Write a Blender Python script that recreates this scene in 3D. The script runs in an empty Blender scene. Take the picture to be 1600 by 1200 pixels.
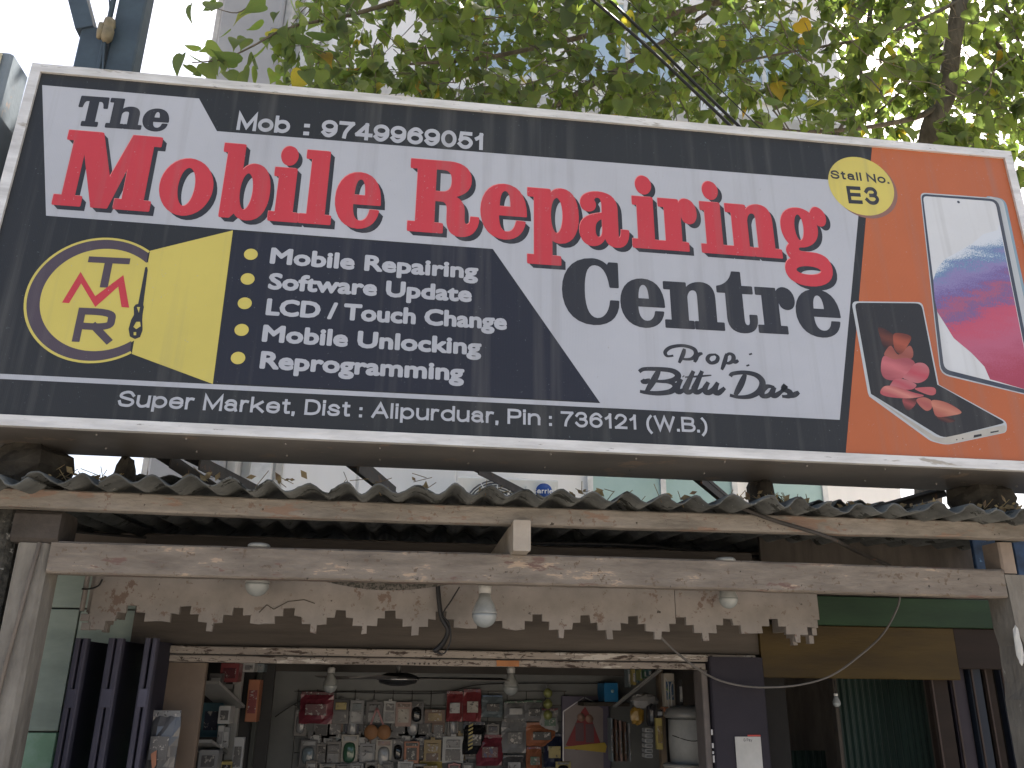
import bpy, math, random
from mathutils import Vector, Matrix
from mathutils.geometry import tessellate_polygon
import numpy as np

random.seed(7)
scene = bpy.context.scene
col = scene.collection

# ------------------------------------------------------------------ camera
PITCH, YAW, ROLL, F_PX, EYE = .34321543, .11967288, .01259036, 1316.8, 1.75
_cy, _sy, _cp, _sp = math.cos(YAW), math.sin(YAW), math.cos(PITCH), math.sin(PITCH)
FWD = Vector((_sy * _cp, _cy * _cp, _sp))
_r = Vector((_cy, -_sy, 0)); _u = _r.cross(FWD)
RIGHT = _r * math.cos(ROLL) + _u * math.sin(ROLL)
UP = -_r * math.sin(ROLL) + _u * math.cos(ROLL)
CAM = Vector((0, 0, EYE))
cd = bpy.data.cameras.new('camera')
cd.sensor_width = 36; cd.lens = F_PX / 1600 * 36
cd.clip_start = .05; cd.clip_end = 3000
cam = bpy.data.objects.new('camera', cd)
cam.matrix_world = Matrix.Translation(CAM) @ Matrix((RIGHT, UP, -FWD)).transposed().to_4x4()
col.objects.link(cam); scene.camera = cam

# ------------------------------------------------------------------ light
SUN_EL, SUN_AZ = math.radians(58), math.radians(32)     # azimuth from +Y (street's far side), positive = right
EXPOSURE = 1.6
SKY = .12
world = bpy.data.worlds.new('World'); scene.world = world; world.use_nodes = True
wn = world.node_tree
sky = wn.nodes.new('ShaderNodeTexSky'); sky.sky_type = 'NISHITA'; sky.sun_disc = False
sky.sun_elevation = SUN_EL; sky.sun_rotation = SUN_AZ
sky.air_density = 1.0; sky.dust_density = 7.0; sky.ozone_density = 1.0
bg = wn.nodes['Background']; bg.inputs['Strength'].default_value = SKY
wn.links.new(sky.outputs[0], bg.inputs['Color'])
sl = bpy.data.lights.new('sun', 'SUN'); sl.energy = 4.5; sl.angle = math.radians(.5); sl.color = (1, .95, .87)
so = bpy.data.objects.new('sun', sl)
sdir = Vector((math.sin(SUN_AZ) * math.cos(SUN_EL), math.cos(SUN_AZ) * math.cos(SUN_EL), math.sin(SUN_EL)))
so.rotation_euler = sdir.to_track_quat('Z', 'Y').to_euler(); col.objects.link(so)
vs = scene.view_settings
vs.view_transform = 'Standard'; vs.look = 'None'; vs.gamma = 1; vs.exposure = EXPOSURE; vs.use_curve_mapping = False
scene.cycles.max_bounces = 8

# ------------------------------------------------------------------ measuring: a pixel of the 1600x1200 photo at depth Y -> a point of the place
def at(px, py, Y):
    d = RIGHT * ((px - 800) / F_PX) - UP * ((py - 600) / F_PX) + FWD
    return CAM + d * (Y / d.y)
def atx(px, py, X):
    d = RIGHT * ((px - 800) / F_PX) - UP * ((py - 600) / F_PX) + FWD
    return CAM + d * (X / d.x)

# ------------------------------------------------------------------ materials
MATS = {}
def mat(name, c, c2=None, scale=6., rough=.7, metal=0., bump=0., bscale=40., spots=None, streak=None, spec=.3, lo=.35, hi=.65, trans=0., coat=0.):
    """procedural paint: two tones mixed by noise, optional fine relief, spots = (colour, scale, share)"""
    if name in MATS: return MATS[name]
    m = bpy.data.materials.new(name); m.use_nodes = True; MATS[name] = m
    nt = m.node_tree; n = nt.nodes; L = nt.links
    b = n['Principled BSDF']
    b.inputs['Roughness'].default_value = rough; b.inputs['Metallic'].default_value = metal
    b.inputs['Specular IOR Level'].default_value = spec
    b.inputs['Transmission Weight'].default_value = trans
    b.inputs['Coat Weight'].default_value = coat
    tc = n.new('ShaderNodeTexCoord'); mp = n.new('ShaderNodeMapping'); L.new(tc.outputs['Object'], mp.inputs[0])
    if streak: mp.inputs['Scale'].default_value = streak
    c = (*c, 1); c2 = (*(c2 or [v * .72 for v in c[:3]]), 1)
    tx = n.new('ShaderNodeTexNoise'); tx.inputs['Scale'].default_value = scale; tx.inputs['Detail'].default_value = 8; tx.inputs['Roughness'].default_value = .62
    L.new(mp.outputs[0], tx.inputs['Vector'])
    cr = n.new('ShaderNodeValToRGB'); cr.color_ramp.elements[0].position = lo; cr.color_ramp.elements[1].position = hi
    cr.color_ramp.elements[0].color = c2; cr.color_ramp.elements[1].color = c
    L.new(tx.outputs['Fac'], cr.inputs[0]); out = cr.outputs[0]
    for sp in (spots or []):
        sc, ss, share = sp
        t2 = n.new('ShaderNodeTexNoise'); t2.inputs['Scale'].default_value = ss; t2.inputs['Detail'].default_value = 5
        t2.inputs['Roughness'].default_value = .7
        L.new(tc.outputs['Object'] if ss > 30 else mp.outputs[0], t2.inputs['Vector'])
        r2 = n.new('ShaderNodeValToRGB'); r2.color_ramp.elements[0].position = share; r2.color_ramp.elements[1].position = share + .035
        L.new(t2.outputs['Fac'], r2.inputs[0])
        mx = n.new('ShaderNodeMix'); mx.data_type = 'RGBA'; L.new(r2.outputs[0], mx.inputs[0])
        L.new(out, mx.inputs[6]); mx.inputs[7].default_value = (*sc, 1); out = mx.outputs[2]
    L.new(out, b.inputs['Base Color'])
    if bump:
        t3 = n.new('ShaderNodeTexNoise'); t3.inputs['Scale'].default_value = bscale; t3.inputs['Detail'].default_value = 6
        L.new(mp.outputs[0], t3.inputs['Vector'])
        bp = n.new('ShaderNodeBump'); bp.inputs['Strength'].default_value = bump; bp.inputs['Distance'].default_value = .01
        L.new(t3.outputs['Fac'], bp.inputs['Height']); L.new(bp.outputs[0], b.inputs['Normal'])
    return m

def flat(name, c, rough=.45, spec=.4, metal=0, **k):
    return mat(name, c, [v * .86 for v in c], scale=9, rough=rough, spec=spec, metal=metal, **k)

def print_mat(name, c, dark=False):
    """banner print: faint vertical weave, dust freckles"""
    if name in MATS: return MATS[name]
    m = mat(name, c, [v * .90 for v in c], scale=2, rough=.45, spec=.32, bump=0,
            spots=[((.33, .33, .34) if not dark else (.12, .13, .14), 110, .665), ((.30, .30, .31) if not dark else (.09, .10, .11), 34, .70)])
    nt = m.node_tree; n = nt.nodes; L = nt.links
    w = n.new('ShaderNodeTexWave'); w.inputs['Scale'].default_value = 60; w.bands_direction = 'X'; w.inputs['Distortion'].default_value = .4
    tc = [q for q in n if q.type == 'TEX_COORD'][0]; L.new(tc.outputs['Object'], w.inputs['Vector'])
    # rain streaks and dust washed down the banner
    mp = n.new('ShaderNodeMapping'); mp.inputs['Scale'].default_value = (26, 1, .9); L.new(tc.outputs['Object'], mp.inputs[0])
    sn = n.new('ShaderNodeTexNoise'); sn.inputs['Scale'].default_value = 1.; sn.inputs['Detail'].default_value = 4; L.new(mp.outputs[0], sn.inputs['Vector'])
    sr = n.new('ShaderNodeMapRange'); sr.inputs[1].default_value = .52; sr.inputs[2].default_value = .75; sr.inputs[4].default_value = .22; L.new(sn.outputs['Fac'], sr.inputs[0])
    old = n['Principled BSDF'].inputs['Base Color'].links[0].from_socket
    mx = n.new('ShaderNodeMix'); mx.data_type = 'RGBA'; L.new(sr.outputs[0], mx.inputs[0]); L.new(old, mx.inputs[6]); mx.inputs[7].default_value = (.16, .16, .155, 1); L.new(mx.outputs[2], n['Principled BSDF'].inputs['Base Color'])
    bp = n.new('ShaderNodeBump'); bp.inputs['Strength'].default_value = .12; bp.inputs['Distance'].default_value = .001
    L.new(w.outputs['Fac'], bp.inputs['Height']); L.new(bp.outputs[0], n['Principled BSDF'].inputs['Normal'])
    return m

# ------------------------------------------------------------------ mesh builder
class MB:
    def __init__(s): s.v = []; s.f = []; s.sm = []
    def add(s, vs_, fs, smooth=False):
        k = len(s.v); s.v += [tuple(p) for p in vs_]
        s.f += [tuple(i + k for i in f) for f in fs]; s.sm += [smooth] * len(fs); return s
    def box(s, a, b):
        x0, x1 = sorted((a[0], b[0])); y0, y1 = sorted((a[1], b[1])); z0, z1 = sorted((a[2], b[2]))
        return s.hexa([(x0, y0, z0), (x1, y0, z0), (x1, y1, z0), (x0, y1, z0)], [(x0, y0, z1), (x1, y0, z1), (x1, y1, z1), (x0, y1, z1)])
    def hexa(s, lo, hi):
        return s.add(list(lo) + list(hi), [(3, 2, 1, 0), (4, 5, 6, 7), (0, 1, 5, 4), (1, 2, 6, 5), (2, 3, 7, 6), (3, 0, 4, 7)])
    def bbox(s, a, b, r=.006):
        """box with chamfered long edges (any axis), chamfer r"""
        x0, x1 = sorted((a[0], b[0])); y0, y1 = sorted((a[1], b[1])); z0, z1 = sorted((a[2], b[2]))
        dims = (x1 - x0, y1 - y0, z1 - z0); ax = dims.index(max(dims)); r = min(r, min(dims) * .3)
        lo = (x0, y0, z0); hi = (x1, y1, z1); o = [i for i in range(3) if i != ax]
        u0, u1, w0, w1 = lo[o[0]], hi[o[0]], lo[o[1]], hi[o[1]]
        ring = [(u0 + r, w0), (u1 - r, w0), (u1, w0 + r), (u1, w1 - r), (u1 - r, w1), (u0 + r, w1), (u0, w1 - r), (u0, w0 + r)]
        V = []
        for t in (lo[ax], hi[ax]):
            for (u, w) in ring:
                p = [0, 0, 0]; p[ax] = t; p[o[0]] = u; p[o[1]] = w; V.append(p)
        F = [tuple(range(8)), tuple(range(15, 7, -1))] + [(i, 8 + i, 8 + (i + 1) % 8, (i + 1) % 8) for i in range(8)]
        return s.add(V, F)
    def beam(s, pts, w, h, r=.006, jit=0., rnd=random):
        """squared timber swept along points (width w across Y, height h along Z), softened edges"""
        ring = [(-w / 2 + r, -h / 2), (w / 2 - r, -h / 2), (w / 2, -h / 2 + r), (w / 2, h / 2 - r), (w / 2 - r, h / 2), (-w / 2 + r, h / 2), (-w / 2, h / 2 - r), (-w / 2, -h / 2 + r)]
        V = []
        for p in pts:
            dz = rnd.uniform(-jit, jit); dy = rnd.uniform(-jit, jit)
            for (y, z) in ring: V.append((p[0], p[1] + y + dy, p[2] + z + dz))
        n = len(pts); F = [tuple(range(8)), tuple(range(8 * n - 1, 8 * n - 9, -1))]
        for k in range(n - 1):
            F += [(k * 8 + i, (k + 1) * 8 + i, (k + 1) * 8 + (i + 1) % 8, k * 8 + (i + 1) % 8) for i in range(8)]
        return s.add(V, F)
    def bar(s, p, q, w, h, up=(0, 0, 1)):
        p, q = Vector(p), Vector(q); d = (q - p).normalized(); sx = d.cross(Vector(up))
        if sx.length < 1e-3: sx = Vector((1, 0, 0))
        sx.normalize(); sz = sx.cross(d)
        return s.hexa([e + sx * a * w / 2 + sz * b * h / 2 for e, (a, b) in ((p, (-1, -1)), (p, (1, -1)), (q, (1, -1)), (q, (-1, -1)))],
                      [e + sx * a * w / 2 + sz * b * h / 2 for e, (a, b) in ((p, (-1, 1)), (p, (1, 1)), (q, (1, 1)), (q, (-1, 1)))])
    def tube(s, pts, r, seg=8, cap=True):
        pts = [Vector(p) for p in pts]; n = len(pts); R = r if isinstance(r, (list, tuple)) else [r] * n
        V = []; prev = None
        for i, p in enumerate(pts):
            d = (pts[min(i + 1, n - 1)] - pts[max(i - 1, 0)]).normalized()
            if prev is None:
                a = d.cross(Vector((0, 0, 1)));
                if a.length < .05: a = d.cross(Vector((0, 1, 0)))
            else: a = prev - d * prev.dot(d)
            a.normalize(); prev = a; b = d.cross(a)
            V += [p + a * math.cos(t) * R[i] + b * math.sin(t) * R[i] for t in (2 * math.pi * j / seg for j in range(seg))]
        F = [(k * seg + i, k * seg + (i + 1) % seg, (k + 1) * seg + (i + 1) % seg, (k + 1) * seg + i) for k in range(n - 1) for i in range(seg)]
        if cap: F += [tuple(range(seg - 1, -1, -1)), tuple(range((n - 1) * seg, n * seg))]
        return s.add(V, F, True)
    def lathe(s, c, prof, seg=20, axis=2):
        V = []; c = Vector(c)
        for (r, z) in prof:
            for j in range(seg):
                t = 2 * math.pi * j / seg; p = [r * math.cos(t), r * math.sin(t)]
                q = [0, 0, 0]; o = [i for i in range(3) if i != axis]; q[o[0]] = p[0]; q[o[1]] = p[1]; q[axis] = z
                V.append(c + Vector(q))
        n = len(prof)
        F = [(k * seg + i, k * seg + (i + 1) % seg, (k + 1) * seg + (i + 1) % seg, (k + 1) * seg + i) for k in range(n - 1) for i in range(seg)]
        F += [tuple(range(seg - 1, -1, -1)), tuple(range((n - 1) * seg, n * seg))]
        return s.add(V, F, True)
    def prism(s, poly, d, holes=()):
        """flat outline (3-D points) given thickness by vector d; d None = single sheet"""
        loops = [[Vector(p) for p in poly]] + [[Vector(p) for p in h] for h in holes]
        tris = tessellate_polygon(loops); V = [p for l in loops for p in l]; n = len(V)
        if d is None: return s.add(V, [tuple(t) for t in tris])
        d = Vector(d); V2 = [p + d for p in V]; F = [tuple(t) for t in tris] + [tuple(i + n for i in reversed(t)) for t in tris]
        k = 0
        for l in loops:
            m = len(l); F += [(k + i, k + (i + 1) % m, n + k + (i + 1) % m, n + k + i) for i in range(m)]; k += m
        return s.add(V + V2, F)
    def build(s, name, m, parent=None, world_org=None):
        me = bpy.data.meshes.new(name); me.from_pydata(s.v, [], s.f); me.update()
        if any(s.sm): me.polygons.foreach_set('use_smooth', s.sm)
        if m: me.materials.append(m)
        o = bpy.data.objects.new(name, me); col.objects.link(o)
        if parent:
            o.parent = parent; o.matrix_parent_inverse = Matrix.Translation(-abs_loc(parent))
        return o

LOC = {}
def abs_loc(o):
    v = Vector((0, 0, 0))
    while o: v += LOC.get(o.name, Vector((0, 0, 0))); o = None
    return v
def tag(o, label=None, cat=None, group=None, kind=None):
    if label: o['label'] = label
    if cat: o['category'] = cat
    if group: o['group'] = group
    if kind: o['kind'] = kind
    return o
def thing(name, label, cat, loc, group=None):
    o = bpy.data.objects.new(name, None); o.location = loc; o.empty_display_size = .1; col.objects.link(o)
    LOC[o.name] = Vector(loc); return tag(o, label, cat, group)

def arc(cx, cy, rx, ry, n=28, a0=0, a1=360):
    full = abs(a1 - a0) >= 360; m = n if full else n + 1
    return [(cx + rx * math.cos(math.radians(a0 + (a1 - a0) * i / n)), cy + ry * math.sin(math.radians(a0 + (a1 - a0) * i / n))) for i in range(m)]
def smooth(pts, sub=6, closed=False):
    n = len(pts); out = []; P = [Vector(p) for p in pts]
    rng = range(n if closed else n - 1)
    for i in rng:
        if closed: p0, p1, p2, p3 = P[i - 1], P[i], P[(i + 1) % n], P[(i + 2) % n]
        else: p0, p1, p2, p3 = P[max(i - 1, 0)], P[i], P[i + 1], P[min(i + 2, n - 1)]
        for k in range(sub):
            t = k / sub
            out.append(.5 * ((2 * p1) + (p2 - p0) * t + (2 * p0 - 5 * p1 + 4 * p2 - p3) * t * t + (3 * p1 - p0 - 3 * p2 + p3) * t ** 3))
    if not closed: out.append(P[-1])
    return out

# ================================================================== THE SETTING
GROUND = -.25
g = MB().box((-60, -60, GROUND - .2), (60, 90, GROUND)).build('ground', mat('bounce_ground', (.40, .36, .31), (.28, .25, .21), scale=1.2, rough=.95, bump=.3, bscale=20))  # tone lightened so the ground bounces light up under roof and into shop
tag(g, 'pale grey brown ground of the market lane, lightened to bounce light', kind='structure')
fl = MB().box((-1.4, 2.9, GROUND + .004), (2.6, 5.3, GROUND + .12)).build('stall_floor', mat('stall_floor', (.3, .28, .25), rough=.85, bump=.2))
tag(fl, 'raised cement floor of the stalls', kind='structure')

# ------------------------------------------------------------------ building behind
BY = 9.0
m_bwhite = mat('facade_white', (.92, .90, .87), (.86, .84, .81), scale=1.2, rough=.6, streak=(3, 3, .3))
m_beige = mat('facade_beige', (.38, .38, .38), (.32, .32, .32), scale=2, rough=.8, bump=.1)  # column tone lifted to paint in the hazy glare over it
m_trim = mat('facade_trim', (.62, .60, .56), rough=.6)
m_glass = mat('facade_glass', (.42, .56, .52), (.34, .48, .45), scale=1.5, rough=.12, spec=.6)
m_bglass = mat('facade_blue_glass', (.50, .62, .70), (.42, .55, .64), scale=1.5, rough=.15, spec=.6)
m_frame = mat('window_frame_white', (.82, .82, .80), rough=.5)
bx0 = at(430, 130, BY).x; bx1 = at(1301, 40, BY).x
cx0 = at(358, 60, BY).x; cx1 = at(440, 130, BY).x
TOP = 15.2  # unseen height, set so the building shades the left and middle leaves
b = thing('office_building', 'white office building with beige corner column seen behind the sign and tree', 'building', ((bx0 + bx1) / 2, BY, GROUND))
MB().box((bx0, BY, GROUND), (bx1, BY + 6, TOP)).build('wall', m_bwhite, b)
MB().bbox((cx0, BY - .5, GROUND), (cx1, BY + .3, TOP), .03).build('corner_column', m_beige, b)
MB().bbox((cx0 - .07, BY - .45, GROUND), (cx0 - .002, BY + .3, TOP), .01).build('column_edge', m_trim, b)
MB().bbox((cx1 + .002, BY - .35, GROUND), (cx1 + .1, BY - .002, TOP), .01).build('cladding_strip', m_trim, b)
MB().bbox((cx1 + .2, BY - .14, GROUND), (cx1 + .42, BY - .002, TOP), .01).build('pilaster', m_frame, b)
MB().bbox((cx1 + .44, BY - .06, GROUND), (cx1 + .52, BY - .002, TOP), .01).build('cladding_strip', m_trim, b)
for zz in (5.6, 8.6, 11.4, 14.2):
    MB().bbox((cx1 + .55, BY - .25, zz), (bx1, BY - .002, zz + .22), .02).build('ledge', m_trim, b)
def window(x0, x1, z0, z1, glass, nx=2, par=None, Y=None):
    Y = Y or BY
    f = MB()
    t = .06
    f.box((x0, Y - .06, z0), (x1, Y - .003, z0 + t)); f.box((x0, Y - .06, z1 - t), (x1, Y - .003, z1))
    for i in range(nx + 1):
        xx = x0 + (x1 - x0 - t) * i / nx; f.box((xx, Y - .058, z0 + t + .001), (xx + t, Y - .004, z1 - t - .001))
    fo = f.build('window', m_frame, par)
    for i in range(nx):
        a = x0 + (x1 - x0 - t) * i / nx + t + .001; c = x0 + (x1 - x0 - t) * (i + 1) / nx - .001
        p = MB().box((a, Y - .03, z0 + t + .001), (c, Y - .012, z1 - t - .001)).build('pane', glass)
        p.parent = fo
wz0, wz1 = at(1000, 800, BY).z - .9, at(1000, 745, BY).z + .25
def wx(px, py=770): return at(px, py, BY).x
def par_fix(o): pass
window(wx(917), wx(1150), wz0 + .9 - .22, wz1, m_glass, 2, b)
window(wx(1175), wx(1290), wz0 + .9 - .22, wz1, m_glass, 1, b)
for k, (x, w_) in enumerate([(bx0 + 2.0, 1.3), (bx0 + 3.9, 1.3), (bx0 + 5.8, 1.3)]):
    for z in (6.4, 9.2, 12.2):
        window(x, x + w_, z, z + 1.5, m_bglass, 2, b)
# cladding joints of the lower wall: raised panels
for i, (a, c_) in enumerate([(342, 362), (365, 405), (408, 560), (562, 715)]):
    MB().bbox((wx(a, 745), BY - .03, 3.2), (wx(c_, 745) - .02, BY - .002, 4.75), .006).build('panel', m_bwhite, b)

# air conditioner
ac = thing('air_conditioner', 'white outdoor air conditioner unit with round fan grille, half hidden by the roof', 'air conditioner', at(800, 800, BY - .5))
a0, a1 = at(716, 741, BY - .6), at(872, 752, BY - .6)
az1 = a0.z - .02; az0 = az1 - .75
m_acw = mat('ac_casing', (.78, .77, .72), (.68, .66, .61), scale=3, rough=.5)
MB().bbox((a0.x, BY - .6, az0), (a1.x, BY - .25, az1), .015).build('casing', m_acw, ac)
gx = at(775, 760, BY - .6).x; gz = az1 - .36; gr = MB()
for rr in np.arange(.05, .34, .026):
    gr.tube([(gx + rr * math.cos(t), BY - .625, gz + rr * math.sin(t)) for t in np.linspace(0, 2 * math.pi, 33)], .0045, 4, False)
for t in np.linspace(0, 2 * math.pi, 13)[:-1]:
    gr.tube([(gx + .04 * math.cos(t), BY - .63, gz + .04 * math.sin(t)), (gx + .33 * math.cos(t + .5), BY - .63, gz + .33 * math.sin(t + .5))], .005, 4)
gr.build('fan_grille', mat('grille_white', (.75, .74, .7), rough=.5), ac)
MB().lathe((gx, BY - .612, gz), [(.34, 0), (.34, .012)], 32, 1).build('fan_opening', mat('grille_dark', (.12, .12, .12), rough=.6), ac)
MB().bbox((at(822, 760, BY - .62).x, BY - .63, az0 + .1), (a1.x - .03, BY - .602, az1 - .08), .01).build('service_panel', m_acw, ac)

# ------------------------------------------------------------------ skeleton letters (built from strokes), used for the plain bold lettering
X_ = .72
SK = {
 'M': (.96, ['-0,0 0,1 .5,.12 1,1 1,0']), 'o': (.72, ['O0,0,1,.72']), 'b': (.72, ['-0,0 0,1', 'O0,0,1,.72']), ':': (.02, ['D0,0', 'D0,.56']),
 '9': (.68, ['O0,.36,1,1', '~1,.68 .97,.3 .62,.02 .28,.02 .04,.2']), '7': (.66, ['-0,1 1,1', '~1,.98 .65,.62 .42,.3 .35,0']),
 '4': (.72, ['-.72,0 .72,1', '-.7,.98 0,.28', '-0,.25 1.05,.25']), '6': (.68, ['O0,0,1,.64', '~0,.32 .03,.7 .38,.98 .72,.98 .96,.8']),
 '0': (.68, ['O0,0,1,1']), '5': (.66, ['-.93,1 .16,1 .08,.52', '~.08,.5 .35,.64 .75,.6 1,.33 .75,.03 .3,0 0,.2']), '1': (.4, ['-.75,0 .75,1', '~.75,.98 .5,.8 .1,.68']),
 '3': (.66, ['~.03,.8 .25,.98 .7,.99 .92,.77 .75,.56 .42,.53', '~.42,.53 .8,.5 1,.28 .75,.02 .3,0 0,.2']),
 '2': (.66, ['~.03,.75 .22,.96 .6,1 .95,.8 .85,.52 .42,.25 .05,.02', '-0,0 1,0']),
 'S': (.78, ['~.97,.77 .75,.98 .42,1 .1,.86 .08,.65 .5,.52 .92,.4 .98,.18 .75,.01 .42,0 .12,.06 0,.27']),
 'u': (.64, ['~0,.72 0,.45 .02,.2 .25,0 .6,0 .9,.12 1,.3', '-1,.72 1,0']), 'p': (.7, ['-0,-.28 0,.72', 'O0,0,1,.72']),
 'e': (.66, ['-.05,.37 .97,.37', '~1,.37 .93,.6 .52,.72 .1,.6 0,.36 .1,.1 .5,0 .82,.04 .98,.18']), 'r': (.34, ['-0,0 0,.72', '~0,.42 .3,.66 .7,.72 1,.7']),
 'a': (.64, ['~.04,.55 .25,.71 .65,.71 .88,.55 .88,.2 .97,0', 'O0,0,.88,.43']), 'k': (.66, ['-0,0 0,1', '-.05,.28 .9,.72', '-.35,.42 1,0']),
 't': (.34, ['-.4,.93 .4,.3', '~.4,.3 .5,.03 1,.02', '-0,.72 .95,.72']), ',': (.02, ['D0,0', '-.0,.0 -.5,-.14']), 'D': (.8, ['-0,0 0,1', '~0,1 .5,1 .88,.85 1,.5 .88,.15 .5,0 0,0']),
 'i': (.02, ['-0,0 0,.72', 'D0,.98']), 's': (.6, ['~.95,.56 .7,.71 .35,.72 .08,.58 .2,.42 .6,.34 .97,.25 .9,.06 .5,0 .15,.03 0,.18']),
 'A': (.88, ['-0,0 .5,1 1,0', '-.2,.32 .8,.32']), 'l': (.02, ['-0,0 0,1']), 'd': (.72, ['-1,0 1,1', 'O0,0,1,.72']),
 'P': (.72, ['-0,0 0,1', '~0,1 .6,1 .95,.92 1,.73 .95,.54 .6,.46 0,.46']), 'n': (.64, ['-0,0 0,.72', '~0,.4 .1,.6 .45,.72 .85,.66 1,.42', '-1,.45 1,0']),
 '(': (.24, ['~1,1.02 .3,.75 .05,.38 .3,.0 1,-.28']), ')': (.24, ['~0,1.02 .7,.75 .95,.38 .7,.0 0,-.28']), 'W': (1.25, ['-0,1 .25,.02 .5,.95 .75,.02 1,1']),
 '.': (.02, ['D0,0']), 'B': (.76, ['-0,0 0,1', '~0,1 .6,1 .9,.92 .92,.7 .8,.55 .5,.53 0,.53', '~.3,.53 .75,.5 1,.35 .97,.12 .7,0 0,0']),
 'E': (.68, ['-1,1 0,1 0,0 1,0', '-0,.52 .92,.52']), 'N': (.8, ['-0,0 0,1 1,0 1,1']), 'T': (.85, ['-0,1 1,1', '-.5,1 .5,0']),
 'R': (.8, ['-0,0 0,1', '~0,1 .6,1 .95,.92 1,.73 .95,.54 .6,.46 0,.46', '-.5,.46 1,0']), 'C': (.8, ['~.98,.76 .75,.97 .45,1 .12,.85 0,.5 .12,.15 .45,0 .75,.03 .98,.26']),
 'G': (.85, ['~.98,.76 .75,.97 .45,1 .12,.85 0,.5 .12,.15 .45,0 .8,.05 1,.25', '-1,.25 1,.45 .6,.45']), 'y': (.62, ['-0,.72 .5,.0', '-1,.72 .5,.0 .3,-.28']), ' ': (.16, []),
}
def stroke_poly(pts, w, cap=True):
    """constant-width ribbon round a 2-D line, mitred, square ends -> outline"""
    P = [Vector(p) for p in pts]
    P = [p for i, p in enumerate(P) if i == 0 or (p - P[i - 1]).length > 1e-6]
    if cap:
        d0 = (P[0] - P[1]).normalized(); d1 = (P[-1] - P[-2]).normalized(); P[0] = P[0] + d0 * w / 2; P[-1] = P[-1] + d1 * w / 2
    Lf, Rt = [], []
    for i, p in enumerate(P):
        a = (p - P[i - 1]).normalized() if i > 0 else (P[1] - p).normalized()
        c = (P[i + 1] - p).normalized() if i < len(P) - 1 else a
        n1 = Vector((-a.y, a.x)); n2 = Vector((-c.y, c.x)); m = n1 + n2
        if m.length < .2: m = n1
        m.normalize(); k = min(1 / max(m.dot(n1), .25), 2.6)
        Lf.append(p + m * k * w / 2); Rt.append(p - m * k * w / 2)
    return Lf, Rt
def sk_text(text, cap=1., w=.2, track=.14, sx=1.):
    """-> list of quads-strips pieces [(verts, faces)] in text units, total width"""
    x = 0; pieces = []
    def T(u, v, x0, W): return (x0 + (w / 2 + u * W * sx), (v + w * (.5 - v)) * cap)
    for ch in text:
        W, strokes = SK[ch]
        for s_ in strokes:
            k, body = s_[0], s_[1:]
            if k == 'O':
                a, b_, c_, d_ = map(float, body.split(','))
                p0 = T(a, b_, x, W); p1 = T(c_, d_, x, W)
                cx, cy, rx, ry = (p0[0] + p1[0]) / 2, (p0[1] + p1[1]) / 2, (p1[0] - p0[0]) / 2, (p1[1] - p0[1]) / 2
                n = 24; o = arc(cx, cy, rx + w / 2, ry + w / 2 * cap, n); i_ = arc(cx, cy, max(rx - w / 2, .01), max(ry - w / 2 * cap, .01), n)
                pieces.append((o + i_, [(j, (j + 1) % n, n + (j + 1) % n, n + j) for j in range(n)]))
            elif k == 'D':
                a, b_ = map(float, body.split(',')); p = T(a, b_, x, W); h = w * .56
                pieces.append(([(p[0] - h, p[1] - h), (p[0] + h, p[1] - h), (p[0] + h, p[1] + h), (p[0] - h, p[1] + h)], [(0, 1, 2, 3)]))
            else:
                pts = [T(*map(float, q.split(',')), x, W) for q in body.split()]
                if k == '~': pts = smooth([(p[0], p[1]) for p in pts], 5)
                A, B = stroke_poly(pts, w); n = len(A)
                pieces.append((A + B, [(j, j + 1, n + j + 1, n + j) for j in range(n - 1)]))
        x += W * sx + w + track * (1 if ch != ' ' else 1)
    return pieces, x - track

# ------------------------------------------------------------------ slab-serif letters, closed outlines (cap height 100, x-height 72)
def path(d):
    toks = d.replace('L', ' L ').replace('C', ' C ').split(); pts = []; mode = 'L'; buf = []
    for t in toks:
        if t in 'LC': mode = t; buf = []; continue
        p = tuple(map(float, t.split(',')))
        if mode == 'L': pts.append(p)
        else:
            buf.append(p)
            if len(buf) == 3:
                p0 = pts[-1]; a, b_, c_ = buf
                for k in range(1, 8):
                    t_ = k / 7; u = 1 - t_
                    pts.append((u ** 3 * p0[0] + 3 * u * u * t_ * a[0] + 3 * u * t_ * t_ * b_[0] + t_ ** 3 * c_[0], u ** 3 * p0[1] + 3 * u * u * t_ * a[1] + 3 * u * t_ * t_ * b_[1] + t_ ** 3 * c_[1]))
                buf = []
    out = []
    for p in pts:
        if not out or (abs(p[0] - out[-1][0]) + abs(p[1] - out[-1][1])) > 1e-4: out.append(p)
    if abs(out[0][0] - out[-1][0]) + abs(out[0][1] - out[-1][1]) < 1e-4: out.pop()
    return out
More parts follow.
